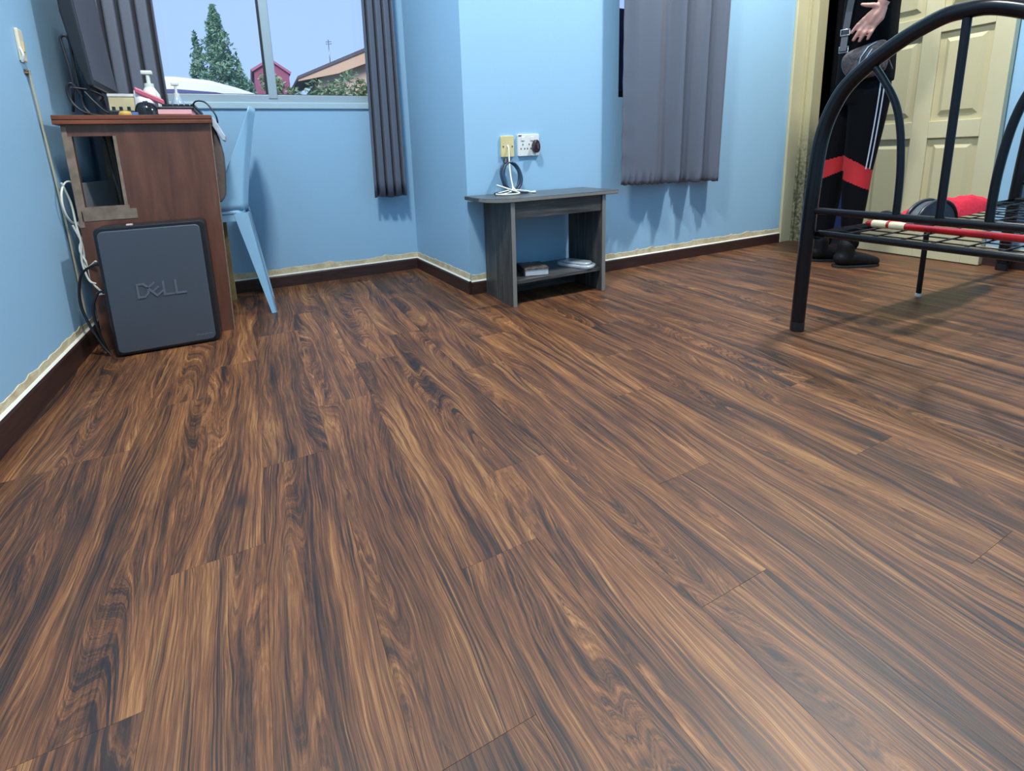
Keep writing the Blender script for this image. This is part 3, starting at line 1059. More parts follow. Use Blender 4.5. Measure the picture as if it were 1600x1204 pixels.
# ------------------------------------------------------------------ side table
t = thing('side_table', (1.10, 1.735, 0), 'grey woodgrain side table with open shelf against the blue wall', 'table')
X0, X1, YA, YBk = 0.874, 1.326, 1.608, 1.852
ztop = 0.432
th = 0.016
MB().box(X0, X0 + th, YA, YBk, 0, ztop - th).build('side_panel', M['grey_wood_v'], t, bevel=0.001)
MB().box(X1 - th, X1, YA, YBk, 0, ztop - th).build('side_panel', M['grey_wood_v'], t, bevel=0.001)
for xx in (X0, X1 - th):
    MB().box(xx - 0.0004, xx + th + 0.0004, YA - 0.0015, YA + 0.0002, 0.001, ztop - th - 0.001).build('edge_band', M['grey_wood_edge'], t)
pl = [(0.790, YBk + 0.008), (0.790, 1.715)]
for k in range(9):
    a_ = math.radians(180 + 90 * k / 8)
    pl.append((0.885 + 0.095 * math.cos(a_), 1.705 + 0.105 * math.sin(a_)))
for k in range(5):
    a_ = math.radians(-90 + 90 * k / 4)
    pl.append((1.378 + 0.02 * math.cos(a_), 1.620 + 0.02 * math.sin(a_)))
pl.append((1.398, YBk + 0.008))
top_ = MB().prism(pl, XY, ztop - th, ztop).build('tabletop', M['grey_wood_h'], t, bevel=0.0025)
eb_ = MB()
vs = [(p[0], p[1] - 0.0008, z_) for z_ in (ztop - th + 0.0025, ztop - 0.0025) for p in pl[1:-1]]
n = len(pl) - 2
eb_.add(vs, [(k, k + 1, n + k + 1, n + k) for k in range(n - 1)])
eb_.build('edge_band', M['grey_wood_edge'], top_, solid=0.0012)
MB().box(X0 + th, X1 - th, YA + 0.004, YA + 0.018, 0.350, ztop - th).build('apron', M['grey_wood_h'], t, bevel=0.001)
MB().box(X0 + th, X1 - th, YA + 0.012, YBk, 0.088, 0.103).build('shelf', M['grey_wood_h'], t, bevel=0.001)
MB().box(X0 + th, X1 - th, 1.80, 1.814, 0.0, 0.088).build('plinth', M['grey_wood_h'], t)

# book on the shelf
t = thing('book', (1.02, 1.70, 0.103), 'thick paperback with dark cover lying on the table shelf', 'book')
R = Matrix.Translation((1.022, 1.705, 0.103)) @ Matrix.Rotation(math.radians(-14), 4, 'Z')
M['paper'] = mat('page paper', lin(205, 212, 216), 0.8, var=0.1, scale=300, stretch=(0.1, 0.1, 3))
M['cover'] = mat('dark brown cover', lin(46, 44, 50), 0.5, var=0.7, scale=60, col2=lin(120, 100, 84))
MB().box(-0.050, 0.049, -0.060, 0.060, 0.003, 0.027, M=R).build('pages', M['paper'], t)
mb = MB().box(-0.053, 0.052, -0.063, 0.063, 0.0, 0.003, M=R).box(-0.053, 0.052, -0.063, 0.063, 0.027, 0.031, M=R).box(-0.053, -0.050, -0.063, 0.063, 0.0, 0.031, M=R)
mb.build('cover', M['cover'], t, fix=False)
# flat white gadget
t = thing('router', (1.235, 1.70, 0.103), 'flat rounded pale grey gadget with a thin cable on the table shelf', 'gadget')
R = Matrix.Translation((1.243, 1.700, 0.103)) @ Matrix.Rotation(math.radians(24), 4, 'Z')
pq = rrect(-0.045, 0.045, -0.085, 0.085, 0.034)
M['gad'] = mat('pale grey gadget plastic', lin(176, 184, 190), 0.25, coat=0.4)
mb = MB().prism(pq, lambda a_, b_, d: R @ Vector((a_, b_, d)), 0.0, 0.014)
mb.build('casing', M['gad'], t, bevel=0.005, seg=3)
pq = rrect(-0.034, 0.034, -0.070, 0.060, 0.026)
MB().prism(pq, lambda a_, b_, d: R @ Vector((a_, b_, d)), 0.014, 0.024).build('top_shell', M['gad'], t, bevel=0.006, seg=3)
MB().tube(spline([(1.262, 1.632, 0.11), (1.285, 1.622, 0.106), (1.30, 1.64, 0.106), (1.295, 1.67, 0.106), (1.275, 1.64, 0.107)], 6), 0.0022, 8).build('cable', M['cable_black'], t)

# sockets on the right wall
t = thing('cable_outlet', (1.003, YR, 0.63), 'cream single cable outlet plate with two screws above the table', 'outlet')
mb = MB().prism(rrect(0.972, 1.035, 0.585, 0.675, 0.004), XZ, YR - 0.010, YR)
mb.build('plate', M['cream_plastic'], t, bevel=0.002)
for xx in (0.982, 1.025):
    MB().tube([(xx, YR - 0.0115, 0.630), (xx, YR - 0.009, 0.630)], 0.0032, 10).build('screw', mat('screw', lin(110, 96, 60), 0.4, metal=0.6), t)
MB().tube([(1.004, YR - 0.012, 0.632), (1.004, YR - 0.009, 0.632)], 0.006, 12).build('cable_hole', M['white_plastic'], t)
t = thing('wall_socket', (1.107, YR, 0.633), 'white double wall socket with a dark plug, right of the cream outlet', 'socket')
MB().prism(rrect(1.054, 1.162, 0.586, 0.680, 0.005), XZ, YR - 0.010, YR).build('plate', M['white_plastic'], t, bevel=0.002)
M['slot'] = mat('dark slot', lin(60, 60, 64), 0.6)
for xc in (1.078, 1.110):
    for dx, dz in ((-0.009, -0.004), (0.009, -0.004), (0.0, 0.014)):
        MB().box(1.0 * xc + dx - 0.0022, xc + dx + 0.0022, YR - 0.0106, YR - 0.0095, 0.622 + dz - 0.0035, 0.622 + dz + 0.0035).build('slot', M['slot'], t)
for xc in (1.078, 1.125):
    MB().box(xc - 0.007, xc + 0.007, YR - 0.013, YR - 0.0095, 0.652, 0.668).build('switch', M['white_plastic'], t, bevel=0.001)
MB().box(1.057, 1.072, YR - 0.0108, YR - 0.0095, 0.671, 0.676).build('printed_mark', M['slot'], t)
ov = [(1.138 + 0.0165 * math.cos(a_ * math.pi / 12) * (1 - 0.15 * math.sin(a_ * math.pi / 12)), 0.627 + 0.028 * math.sin(a_ * math.pi / 12)) for a_ in range(24)]
MB().prism(ov, XZ, YR - 0.034, YR - 0.010).build('plug', mat('dark maroon plug', lin(52, 34, 42), 0.4), t, bevel=0.004, seg=3)
MB().prism([(a_ * 1, b_) for a_, b_ in [(1.138 + 0.0055 * math.cos(k * math.pi / 8), 0.627 + 0.012 * math.sin(k * math.pi / 8)) for k in range(16)]], XZ, YR - 0.040, YR - 0.034).build('plug_grip', mat('plug grip', lin(84, 60, 68), 0.4), t)

# cable coil standing on the table
t = thing('cable_coil', (0.995, 1.82, ztop), 'dark blue grey coil of cable standing on the side table', 'cable')
mb = MB()
rng = random.Random(5)
for s_ in range(10):
    ox, oy, oz = rng.uniform(-0.006, 0.006), rng.uniform(-0.008, 0.008), rng.uniform(0, 0.005)
    pts = []
    for k in range(36):
        a_ = 2 * math.pi * k / 36
        wz = 0.062 * math.sin(a_) + 0.070
        pts.append((0.999 + ox + (0.043 + 0.002 * math.sin(3 * a_ + s_)) * math.cos(a_), 1.812 + oy + 0.045 * (wz / 0.13) * 0.6, ztop + 0.002 + oz + wz * 0.97))
    mb.tube(pts, 0.0042, 8, closed=True)
mb.build('coil_strands', M['cable_blue'], t, fix=False)
MB().tube([(0.978, 1.838, ztop + 0.125), (0.986, 1.846, ztop + 0.143)], 0.011, 10).build('tie', M['cable_black'], t)
mb = MB().tube(spline([(0.96, 1.80, ztop + 0.008), (0.92, 1.775, ztop + 0.006), (0.90, 1.79, ztop + 0.006), (0.93, 1.82, ztop + 0.007), (1.0, 1.80, ztop + 0.012), (1.045, 1.77, ztop + 0.006), (1.02, 1.76, ztop + 0.006), (0.97, 1.79, ztop + 0.012)], 6), 0.0045, 8)
mb.build('loose_turn', M['cable_blue'], t)
t = thing('white_cable', (0.99, 1.80, ztop), 'white cable hanging from the cream outlet and looped on the table', 'cable')
mb = MB()
mb.tube(spline([(1.004, YR - 0.012, 0.630), (1.003, 1.848, 0.612), (0.994, 1.832, 0.56), (0.985, 1.805, 0.50), (0.980, 1.782, 0.462), (0.968, 1.768, 0.448), (0.94, 1.755, 0.44), (0.905, 1.745, 0.437),
                 (0.895, 1.77, 0.437), (0.93, 1.80, 0.440), (0.98, 1.79, 0.448), (1.03, 1.765, 0.443), (1.055, 1.752, 0.437)], 7), 0.0034, 8)
mb.tube(spline([(0.895, 1.765, 0.475), (0.925, 1.755, 0.464), (0.955, 1.745, 0.452), (0.985, 1.738, 0.440), (0.97, 1.725, 0.437), (0.93, 1.72, 0.437), (0.90, 1.735, 0.437)], 7), 0.0034, 8)
mb.tube(spline([(0.980, 1.782, 0.462), (0.985, 1.765, 0.447), (0.982, 1.745, 0.437)], 6), 0.0034, 8)
mb.build('sheath', M['cable_white'], t, fix=False)
MB().tube([(1.055, 1.752, 0.437), (1.070, 1.746, 0.437)], 0.005, 8).build('connector', M['white_plastic'], t)

# ------------------------------------------------------------------ curtains


def curtain(name, P, label, nu, nv, m=None):
    t = thing(name, P(0.5, 0.5), label, 'curtain')
    mb = MB()
    mb.grid(P, nu, nv)
    mb.build('fabric', m or M['curtain'], t, solid=0.003, fix=False)
    return t


def rod(x0, x1, y, z, wall_y, label):
    t = thing('curtain_rod', ((x0 + x1) / 2, y, z), label, 'rod')
    MB().tube([(x0, y, z), (x1, y, z)], 0.009, 12).build('pole', M['rod'], t)
    for xx in (x0, x1):
        MB().lathe([(0.0, -0.016), (0.012, -0.01), (0.016, 0), (0.012, 0.01), (0.0, 0.016)], (xx, y, z), 12).build('finial', M['rod'], t)
    for xx in (x0 + 0.05, x1 - 0.05):
        MB().tube([(xx, y, z), (xx, wall_y, z)], 0.006, 8).build('bracket', M['rod'], t)
    return t


def folds(u, n, sharp=1.0, ph=0.0):
    """pleat profile: broad rounded crests and narrow valleys"""
    a_ = u * n * 2 * math.pi + ph
    return math.copysign(abs(math.sin(a_)) ** sharp, math.sin(a_))


def pleat(u, n, ph=0.0):
    """flat-faced pleats with narrow deep valleys between them; 0 at the face, 1 in the valley"""
    p = (u * n + ph) % 1.0
    d = min(p, 1 - p)
    return math.exp(-(d / 0.11) ** 2) + 0.16 * p


def cur_left(u, v):
    z = 0.41 + v * 1.60
    xr = -0.268 - 0.016 * v * 1.3 - 0.006 * math.sin(v * 5)
    x = -0.552 + (xr + 0.552) * u
    uu = u + 0.008 * math.sin(v * 4)
    return Vector((x, YB - 0.088 + 0.050 * pleat(uu, 5.0, 0.25), z))


def cur_mid(u, v):
    z = 0.408 + v * 1.60
    x0_, x1_ = 0.540 + 0.016 * v, 0.703 - 0.010 * v
    uu = u + 0.008 * math.sin(v * 3 + 1)
    return Vector((x0_ + (x1_ - x0_) * u, YB - 0.090 + 0.050 * pleat(uu, 3.9, 0.45) - 0.008 * u, z + 0.003 * math.sin(u * 9)))


def cur_right(u, v):
    z = 0.432 - 0.017 * u + v * 1.60
    sway = 0.012 * v
    x0_, x1_ = 1.572 + 0.006 * v, 2.236 + 0.05 * v
    x = x0_ + (x1_ - x0_) * u
    q = (0.0, 0.10, 0.26, 0.40, 0.50, 0.57, 0.64, 0.73, 0.79, 0.85, 0.93, 1.0)
    h = (0.2, 0.75, 1.0, -0.05, 0.95, -0.95, -0.3, 0.95, -1.0, -0.1, 0.7, 0.0)
    for i in range(11):
        if u <= q[i + 1] + 1e-9:
            f = (u - q[i]) / (q[i + 1] - q[i])
            f = f * f * (3 - 2 * f)
            hh = h[i] * (1 - f) + h[i + 1] * f
            break
    hem = max(0, 1 - v / 0.02)
    pucker = 0.006 * math.sin(u * 150 + 3 * math.sin(u * 21)) * max(0, 1 - v / 0.035)
    le = 0.0022 * math.sin(v * 80 + 6 * u) * max(0, 1 - u / 0.10) * max(0, 1 - v * 1.6)
    return Vector((x + 0.25 * le, YR - 0.066 - 0.050 * hh * (1 - 0.25 * v) - pucker - le + 0.006 * hem, z + 0.0025 * math.sin(u * 150) * hem))


curtain('curtain', cur_left, 'grey pleated curtain at the left of the window behind the desk', 150, 20)
curtain('curtain', cur_mid, 'narrow grey pleated curtain at the right of the big window', 130, 20)
curtain('curtain', cur_right, 'wide grey satin curtain over the small window on the right wall', 160, 80)
rod(-0.555, 0.76, YB - 0.062, 2.02, YB, 'steel curtain rod above the big window')
rod(1.50, 2.38, YR - 0.058, 2.04, YR, 'steel curtain rod above the small right window')

# ------------------------------------------------------------------ desk
t = desk = thing('desk', (-0.32, 2.18, 0), 'brown wooden desk with a square cut-out in its end panel', 'desk')
dy = 1.936
mb = MB()
o_ = [(-0.521, 0), (-0.128, 0), (-0.113, 0.742), (-0.521, 0.742)]
hx0, hx1, hz0, hz1 = -0.498, -0.393, 0.484, 0.706
# end panel with hole: four boards in one sheet
fn = lambda a_, b_, d: (a_, d, b_)
mb.prism([(-0.521, 0), (-0.128, 0), (-0.1195, hz0), (-0.521, hz0)], fn, dy, dy + 0.016)
mb.prism([(-0.521, hz1), (-0.1145, hz1), (-0.113, 0.742), (-0.521, 0.742)], fn, dy, dy + 0.016)
mb.prism([(-0.521, hz0), (hx0, hz0), (hx0, hz1), (-0.521, hz1)], fn, dy, dy + 0.016)
mb.prism([(hx1, hz0), (-0.1195, hz0), (-0.1145, hz1), (hx1, hz1)], fn, dy, dy + 0.016)
panel = mb.build('side_panel', M['desk'], t)
mb = MB()
e = 0.0125
mb.box(hx0 - e, hx1 + e, dy - 0.0015, dy + 0.001, hz0 - e, hz0).box(hx0 - e * 0.8, hx0, dy - 0.0015, dy + 0.001, hz0, hz1)
mb.box(hx1, hx1 + e * 0.7, dy - 0.0015, dy + 0.001, hz0, hz1)
mb.box(hx0 - e, hx1 + 0.03, dy - 0.0012, dy + 0.001, hz0 - 0.045, hz0 - e)
mb.box(-0.521, hx0 - e * 0.8, dy - 0.0012, dy + 0.001, 0.42, 0.735)
mb.build('bare_wood_strip', M['raw_wood'], panel, fix=False)
MB().prism([(-0.1285, 0), (-0.126, 0), (-0.111, 0.742), (-0.1135, 0.742)], fn, dy - 0.0005, dy + 0.0165).build('edge_band', M['raw_wood'], panel)
MB().box(-0.521, -0.130, 2.374, 2.389, 0, 0.742).build('side_panel', M['olive_board'], t, bevel=0.001)
MB().box(-0.516, -0.504, dy + 0.017, 2.373, 0.22, 0.560).build('back_panel', mat('grey board', lin(168, 170, 172), 0.7), t)
mb = MB().prism([(0, 0), (0.424, 0), (0.430, 0.006), (0.430, 0.013), (0.424, 0.017), (0.430, 0.021), (0.430, 0.026), (0.426, 0.028), (0, 0.028)],
                lambda a_, b_, d: (-0.536 + a_, d, 0.742 + b_), dy - 0.012, 2.395)
mb.build('desk_top', M['desk_top'], t)
mb = MB().box(-0.536, -0.108, dy - 0.0145, dy - 0.0115, 0.757, 0.7695).box(-0.536, -0.108, dy - 0.0145, dy - 0.0115, 0.7425, 0.7535)
mb.build('edge_moulding', M['desk_top'], t, bevel=0.001, fix=False)
# small keyboard drawer under the top on the user's side
MB().box(-0.30, -0.125, dy + 0.03, 2.37, 0.64, 0.652).build('keyboard_tray', M['olive_board'], t)

# brown cloth and white cloth hanging at the desk edge
tag(MB().prism([(-0.124, 0.735), (-0.107, 0.735), (-0.096, 0.70), (-0.088, 0.64), (-0.091, 0.56), (-0.099, 0.49), (-0.112, 0.468), (-0.124, 0.470)], XZ, 1.962, 2.066)
    .build('cloth_bag', mat('brown cloth', lin(92, 80, 74), 0.85, bump=0.4, bscale=30, var=0.2), bevel=0.006, seg=3),
    'brown cloth bag hanging against the right edge of the desk', 'bag')
tag(MB().prism([(-0.108, 0.764), (-0.101, 0.764), (-0.072, 0.70), (-0.074, 0.682), (-0.084, 0.686), (-0.108, 0.735)], XZ, 1.948, 2.03)
    .build('face_towel', mat('grey white cloth', lin(176, 186, 196), 0.9, bump=0.3), bevel=0.004),
    'small grey white cloth over the right corner of the desk', 'cloth')

# ------------------------------------------------------------------ computer tower with raised lettering
t = thing('computer_tower', (-0.316, 1.88, 0), 'charcoal desktop computer tower with raised lettering standing against the desk', 'computer')
cx0, cx1, cz0, cz1 = -0.468, -0.166, 0.003, 0.424
MB().prism(rrect(cx0, cx1, cz0, cz1, 0.016), XZ, 1.838, 1.925).build('case', M['black_plastic'], t, bevel=0.004)
MB().prism(rrect(cx0 + 0.010, cx1 - 0.014, cz0 + 0.010, cz1 - 0.012, 0.016), XZ, 1.830, 1.840).build('side_cover', M['pc_panel'], t, bevel=0.003, seg=3)
ly, lb = 1.8285, 1.8305


stroke_n = [0]


def stroke(mb, a_, b_, w, Mx=None):
    stroke_n[0] += 1
    a_, b_ = Vector(a_), Vector(b_)
    d = (b_ - a_).normalized()
    nn = Vector((-d.y, d.x)) * w / 2
    a_, b_ = a_ - d * w / 2, b_ + d * w / 2
    q = [a_ + nn, a_ - nn, b_ - nn, b_ + nn]
    mb.prism([(v.x, v.y) for v in q], XZ, ly - 0.0002 * (stroke_n[0] % 4), lb)


def letter(strokes, ox, oz, sx, sz, w, rot=0):
    mb = MB()
    c_, s_ = math.cos(rot), math.sin(rot)
    for a_, b_ in strokes:
        P = lambda p: (ox + ((p[0] - .5) * sx) * c_ - ((p[1] - .5) * sz) * s_, oz + ((p[0] - .5) * sx) * s_ + ((p[1] - .5) * sz) * c_)
        stroke(mb, P(a_), P(b_), w)
    return mb.build('raised_letter', M['pc_letter'], t, fix=False)


Lz, sz_, sx_ = 0.212, 0.043, 0.028
letter([((0, 0), (0, 1)), ((0, 1), (.6, 1)), ((.6, 1), (1, .7)), ((1, .7), (1, .3)), ((1, .3), (.6, 0)), ((.6, 0), (0, 0))], -0.364, Lz, sx_, sz_, 0.006)
letter([((0, 0), (0, 1)), ((0, 1), (1, 1)), ((0, .5), (.9, .5)), ((0, 0), (1, 0))], -0.330, Lz, sx_ * 0.85, sz_ * 0.85, 0.0055, math.radians(40))
letter([((0, 1), (0, 0)), ((0, 0), (1, 0))], -0.294, Lz, sx_ * 0.9, sz_, 0.006)
letter([((0, 1), (0, 0)), ((0, 0), (1, 0))], -0.260, Lz, sx_ * 0.9, sz_, 0.006)
mb = MB()
for k in range(9):
    mb.box(-0.236 + k * 0.0055, -0.2325 + k * 0.0055, ly + 0.0008, lb, 0.032, 0.036 + 0.0015 * (k % 2))
mb.build('small_print', M['pc_letter'], t, fix=False)
MB().box(-0.382, -0.366, 1.85, 1.862, cz1 - 0.0005, cz1 + 0.004).build('sticker', mat('pink white sticker', lin(235, 205, 200), 0.6), t)
for z_ in (0.30, 0.21, 0.17):
    MB().box(cx0 - 0.012, cx0 + 0.002, 1.865, 1.885, z_, z_ + 0.012).build('back_port_plug', M['black_plastic'], t, bevel=0.002)

# ------------------------------------------------------------------ monitor
t = thing('monitor', (-0.44, 2.2, 0.770), 'black computer monitor on the desk tilted back and seen from its side', 'monitor')
ca = math.radians(3.5)
B0 = Vector((-0.440, 0, 0.872))


def mon(a_, b_, d):          # a: along screen height, b: depth behind screen, d: y
    return (B0.x - math.sin(ca) * a_ - math.cos(ca) * b_, d, B0.z + math.cos(ca) * a_ - math.sin(ca) * b_)


hh = 0.46
MB().prism([(0, 0), (hh, 0), (hh, 0.020), (hh * .85, 0.032), (hh * .5, 0.042), (hh * .15, 0.032), (0, 0.018)], mon, 2.04, 2.375).build('shell', M['black_plastic'], t, bevel=0.006, seg=3)
sc = MB()
q = [(0.022, 2.052), (hh - 0.014, 2.052), (hh - 0.014, 2.363), (0.022, 2.363)]
sc.add([mon(a_, -0.0015, y_) for a_, y_ in q] + [mon(a_, 0.001, y_) for a_, y_ in q], [(0, 1, 2, 3), (7, 6, 5, 4), (0, 4, 5, 1), (1, 5, 6, 2), (2, 6, 7, 3), (3, 7, 4, 0)])
sc.build('screen', mat('screen with painted grey reflection', lin(86, 89, 100), 0.3, spec=0.6), t)  # dark screen lightened: the grey reflection is put into its colour
MB().prism(rrect(-0.52, -0.37, 2.12, 2.33, 0.03), XY, 0.770, 0.780).build('base', M['black_plastic'], t, bevel=0.003)
mb = MB().tube([(-0.462, 2.21, 0.778), (-0.475, 2.21, 0.88), (-0.490, 2.21, 0.95)], [0.018, 0.016, 0.016], 12)
mb.build('neck', M['dark_grey'], t)
t = thing('monitor_cable', (-0.50, 2.05, 0.770), 'black looped cable hanging behind the monitor at the left of the desk', 'cable')
mb = MB()
mb.tube(spline([(-0.527, 2.12, 0.80), (-0.505, 2.06, 0.845), (-0.497, 2.05, 0.90), (-0.505, 2.05, 0.99), (-0.507, 2.05, 1.018), (-0.497, 2.05, 1.028), (-0.487, 2.055, 1.015), (-0.488, 2.06, 0.95),
                (-0.486, 2.06, 0.86), (-0.482, 2.06, 0.81), (-0.46, 2.05, 0.777)], 7), 0.0042, 8)
mb.tube(spline([(-0.482, 2.06, 0.84), (-0.50, 2.05, 0.880), (-0.515, 2.05, 0.865), (-0.51, 2.05, 0.825), (-0.48, 2.04, 0.79), (-0.43, 2.03, 0.776)], 7), 0.0042, 8)
mb.tube(spline([(-0.505, 2.05, 0.868), (-0.46, 2.06, 0.862), (-0.43, 2.08, 0.845), (-0.44, 2.09, 0.83)], 7), 0.0035, 8)
mb.tube(spline([(-0.47, 2.05, 0.855), (-0.445, 2.04, 0.82), (-0.41, 2.02, 0.785), (-0.36, 2.0, 0.776)], 7), 0.0035, 8)
mb.build('sheath', M['cable_black'], t, fix=False)

# desk clutter
t = thing('carton', (-0.385, 2.16, 0.770), 'cream cardboard box with white lid on the desk under the curtain', 'box')
MB().box(-0.436, -0.340, 2.18, 2.30, 0.781, 0.856).build('carton_body', mat('cream card', lin(214, 204, 160), 0.7), t)
MB().box(-0.438, -0.338, 2.178, 2.302, 0.856, 0.866).build('lid', M['white_plastic'], t, bevel=0.001)


def pump_bottle(x, y, z0, r, h, label, m, pm):
    t = thing('pump_bottle', (x, y, z0), label, 'bottle', 'pump bottles on the desk')
    MB().lathe([(r * 0.9, 0), (r, 0.004), (r, h * 0.42), (r * 0.92, h * 0.52), (r * 0.55, h * 0.64), (r * 0.42, h * 0.68)], (x, y, z0), 20).build('bottle_body', m, t)
    MB().lathe([(r * 0.48, h * 0.66), (r * 0.48, h * 0.74), (r * 0.2, h * 0.75), (r * 0.2, h * 0.93)], (x, y, z0), 14).build('pump_collar', pm, t)
    MB().box(x - r * 0.62, x + r * 0.5, y - r * 0.3, y + r * 0.3, z0 + h * 0.92, z0 + h).build('pump_head', pm, t, bevel=0.003)


M['bottle'] = mat('milky bottle', lin(222, 226, 214), 0.35)
M['clear'] = mat('clear bottle plastic', lin(170, 190, 210), 0.15)
pump_bottle(-0.299, 2.13, 0.770, 0.031, 0.170, 'taller white pump bottle on the desk beside the curtain', M['bottle'], M['bottle'])
pump_bottle(-0.243, 2.365, 0.770, 0.024, 0.166, 'smaller clear pump bottle on the desk right of the white one', M['clear'], M['bottle'])
t = thing('computer_mouse', (-0.292, 1.985, 0.770), 'black computer mouse near the front edge of the desk', 'mouse')
mb = MB()
n = 20
vs, fs = [], []
for j in range(8):
    f = j / 7
    for k in range(n):
        a_ = 2 * math.pi * k / n
        rr = math.cos(f * math.pi / 2) ** 0.6 if j < 7 else 0.0
        vs.append((-0.292 + 0.038 * rr * math.cos(a_) - 0.006 * f, 1.985 + 0.045 * rr * math.sin(a_), 0.7705 + 0.046 * math.sin(f * math.pi / 2)))
for j in range(7):
    for k in range(n):
        fs.append((j * n + k, j * n + (k + 1) % n, (j + 1) * n + (k + 1) % n, (j + 1) * n + k))
fs.append(tuple(range(n)))
mb.add(vs, fs, 0, True)
mb.build('mouse_shell', mat('glossy black plastic', (0.012, 0.012, 0.015, 1), 0.12), t)
MB().tube([(-0.302, 1.97, 0.8155), (-0.288, 1.97, 0.8165)], 0.003, 8).build('scroll_wheel', M['dark_grey'], t)
t = thing('paper_pad', (-0.21, 2.0, 0.770), 'pink paper pad under the keyboard on the desk', 'paper')
MB().box(-0.262, -0.165, 1.962, 2.10, 0.770, 0.776).build('backing', mat('orange card', lin(226, 150, 110), 0.7), t)
MB().box(-0.262, -0.165, 1.960, 2.10, 0.776, 0.791).build('sheets', mat('pink paper', lin(232, 176, 180), 0.8), t)
t = thing('keyboard', (-0.21, 2.14, 0.791), 'black keyboard lying on the pink paper pad', 'keyboard')
MB().box(-0.262, -0.158, 1.985, 2.33, 0.7915, 0.803).build('keyboard_base', M['black_plastic'], t, bevel=0.003)
km = None
for i in range(6):
    for j in range(16):
        xx, yy = -0.252 + i * 0.0168, 1.993 + j * 0.0215
        if km is None:
            ko = MB().prism([(-0.0065, -0.0085), (0.0065, -0.0085), (0.0065, 0.0085), (-0.0065, 0.0085)], XY, 0, 0.0085).build('key', M['black_plastic'], t, bevel=0.001, seg=1)
            km = ko.data
            ko.location = Vector((xx + 0.006, yy + 0.008, 0.803)) - pworld(t)
        else:
            ko = bpy.data.objects.new('key', km)
            COL.objects.link(ko)
            ko.parent = t
            ko.location = Vector((xx + 0.006, yy + 0.008, 0.803)) - pworld(t)
MB().tube(spline([(-0.165, 1.995, 0.803), (-0.150, 1.985, 0.820), (-0.125, 1.975, 0.818), (-0.108, 1.965, 0.800), (-0.093, 1.955, 0.770), (-0.09, 1.96, 0.745)], 7), 0.0028, 8).build('cable', M['cable_black'], t)
t = thing('tissue_packet', (-0.31, 2.04, 0.770), 'white plastic packet leaning behind the mouse', 'packet')
MB().grid(lambda u, v: Vector((-0.332 + 0.06 * u, 2.035 + 0.010 * v - 0.02 * math.sin(u * math.pi) * math.sin(v * math.pi), 0.7705 + 0.088 * v + 0.006 * math.sin(u * 9))), 14, 10).build('wrapper', mat('white wrapper', lin(236, 226, 224), 0.4), t, solid=0.012)
tag(MB().prism([(-0.05, -0.010), (0.05, -0.010), (0.05, 0.010), (-0.05, 0.010)], lambda a_, b_, d: (-0.288 + a_ * 0.80, 2.020 + d, 0.840 - a_ * 0.42 + b_), 0, 0.012)
    .build('pink_tube', mat('pink red tube', lin(200, 96, 116), 0.4), bevel=0.004), 'pink red tube lying slanted across the white packet', 'tube')
t = thing('power_adapter', (-0.365, 2.02, 0.770), 'small black adapter with prongs among the cables on the desk', 'adapter')
MB().box(-0.405, -0.335, 2.0, 2.05, 0.770, 0.792).build('adapter_body', M['black_plastic'], t, bevel=0.004)
for xx in (-0.392, -0.372, -0.350):
    MB().box(xx - 0.004, xx + 0.004, 2.008, 2.020, 0.792, 0.804).build('prong', M['black_plastic'], t)
tag(MB().lathe([(0.018, 0), (0.019, 0.006), (0.015, 0.013), (0.002, 0.016)], (-0.352, 1.955, 0.770), 16).build('yellow_tin', mat('mustard tin', lin(196, 160, 70), 0.5)), 'small mustard yellow tin at the front of the desk', 'tin')
tag(MB().box(-0.335, -0.315, 1.95, 1.972, 0.770, 0.781).build('blue_eraser', mat('blue rubber', lin(80, 120, 180), 0.6), bevel=0.002), 'small blue eraser between the yellow tin and the mouse', 'eraser')

# ------------------------------------------------------------------ plastic chair
t = thing('plastic_chair', (-0.2, 2.23, 0), 'pale blue plastic chair between the desk and the wall', 'chair')
zs0, zs1 = 0.425, 0.815


def back(u, v):
    z = zs0 + (zs1 - zs0) * v
    xb = -0.052 + 0.07 * v ** 1.25
    w = 0.098 * (1 - v) ** 1.15 + 0.004
    ya, yb_ = 2.075, 2.355
    if u < 0.28:
        f = u / 0.28
        x = xb - w * (1 - f)
        y = ya + 0.012 * f * f
    elif u > 0.72:
        f = (1 - u) / 0.28
        x = xb - w * (1 - f)
        y = yb_ - 0.012 * f * f
    else:
        f = (u - 0.28) / 0.44
        x = xb + 0.018 * math.sin(f * math.pi)
        y = ya + 0.012 + (yb_ - ya - 0.024) * f
    drop = 0.0 if 0.25 < u < 0.75 else 0.0
    return Vector((x, y, z + drop))


MB().grid(back, 42, 16).build('backrest', M['chair'], t, solid=0.005)
sp = rrect(-0.42, -0.045, 2.075, 2.355, 0.04)
MB().prism(sp, XY, 0.412, 0.426).build('seat', M['chair'], t, bevel=0.004)
mb = MB()
mb.box(-0.40, -0.06, 2.078, 2.084, 0.385, 0.414).box(-0.40, -0.06, 2.346, 2.352, 0.385, 0.414).box(-0.052, -0.047, 2.09, 2.34, 0.385, 0.414).box(-0.418, -0.413, 2.09, 2.34, 0.385, 0.414)
mb.build('seat_skirt', M['chair'], t, fix=False)


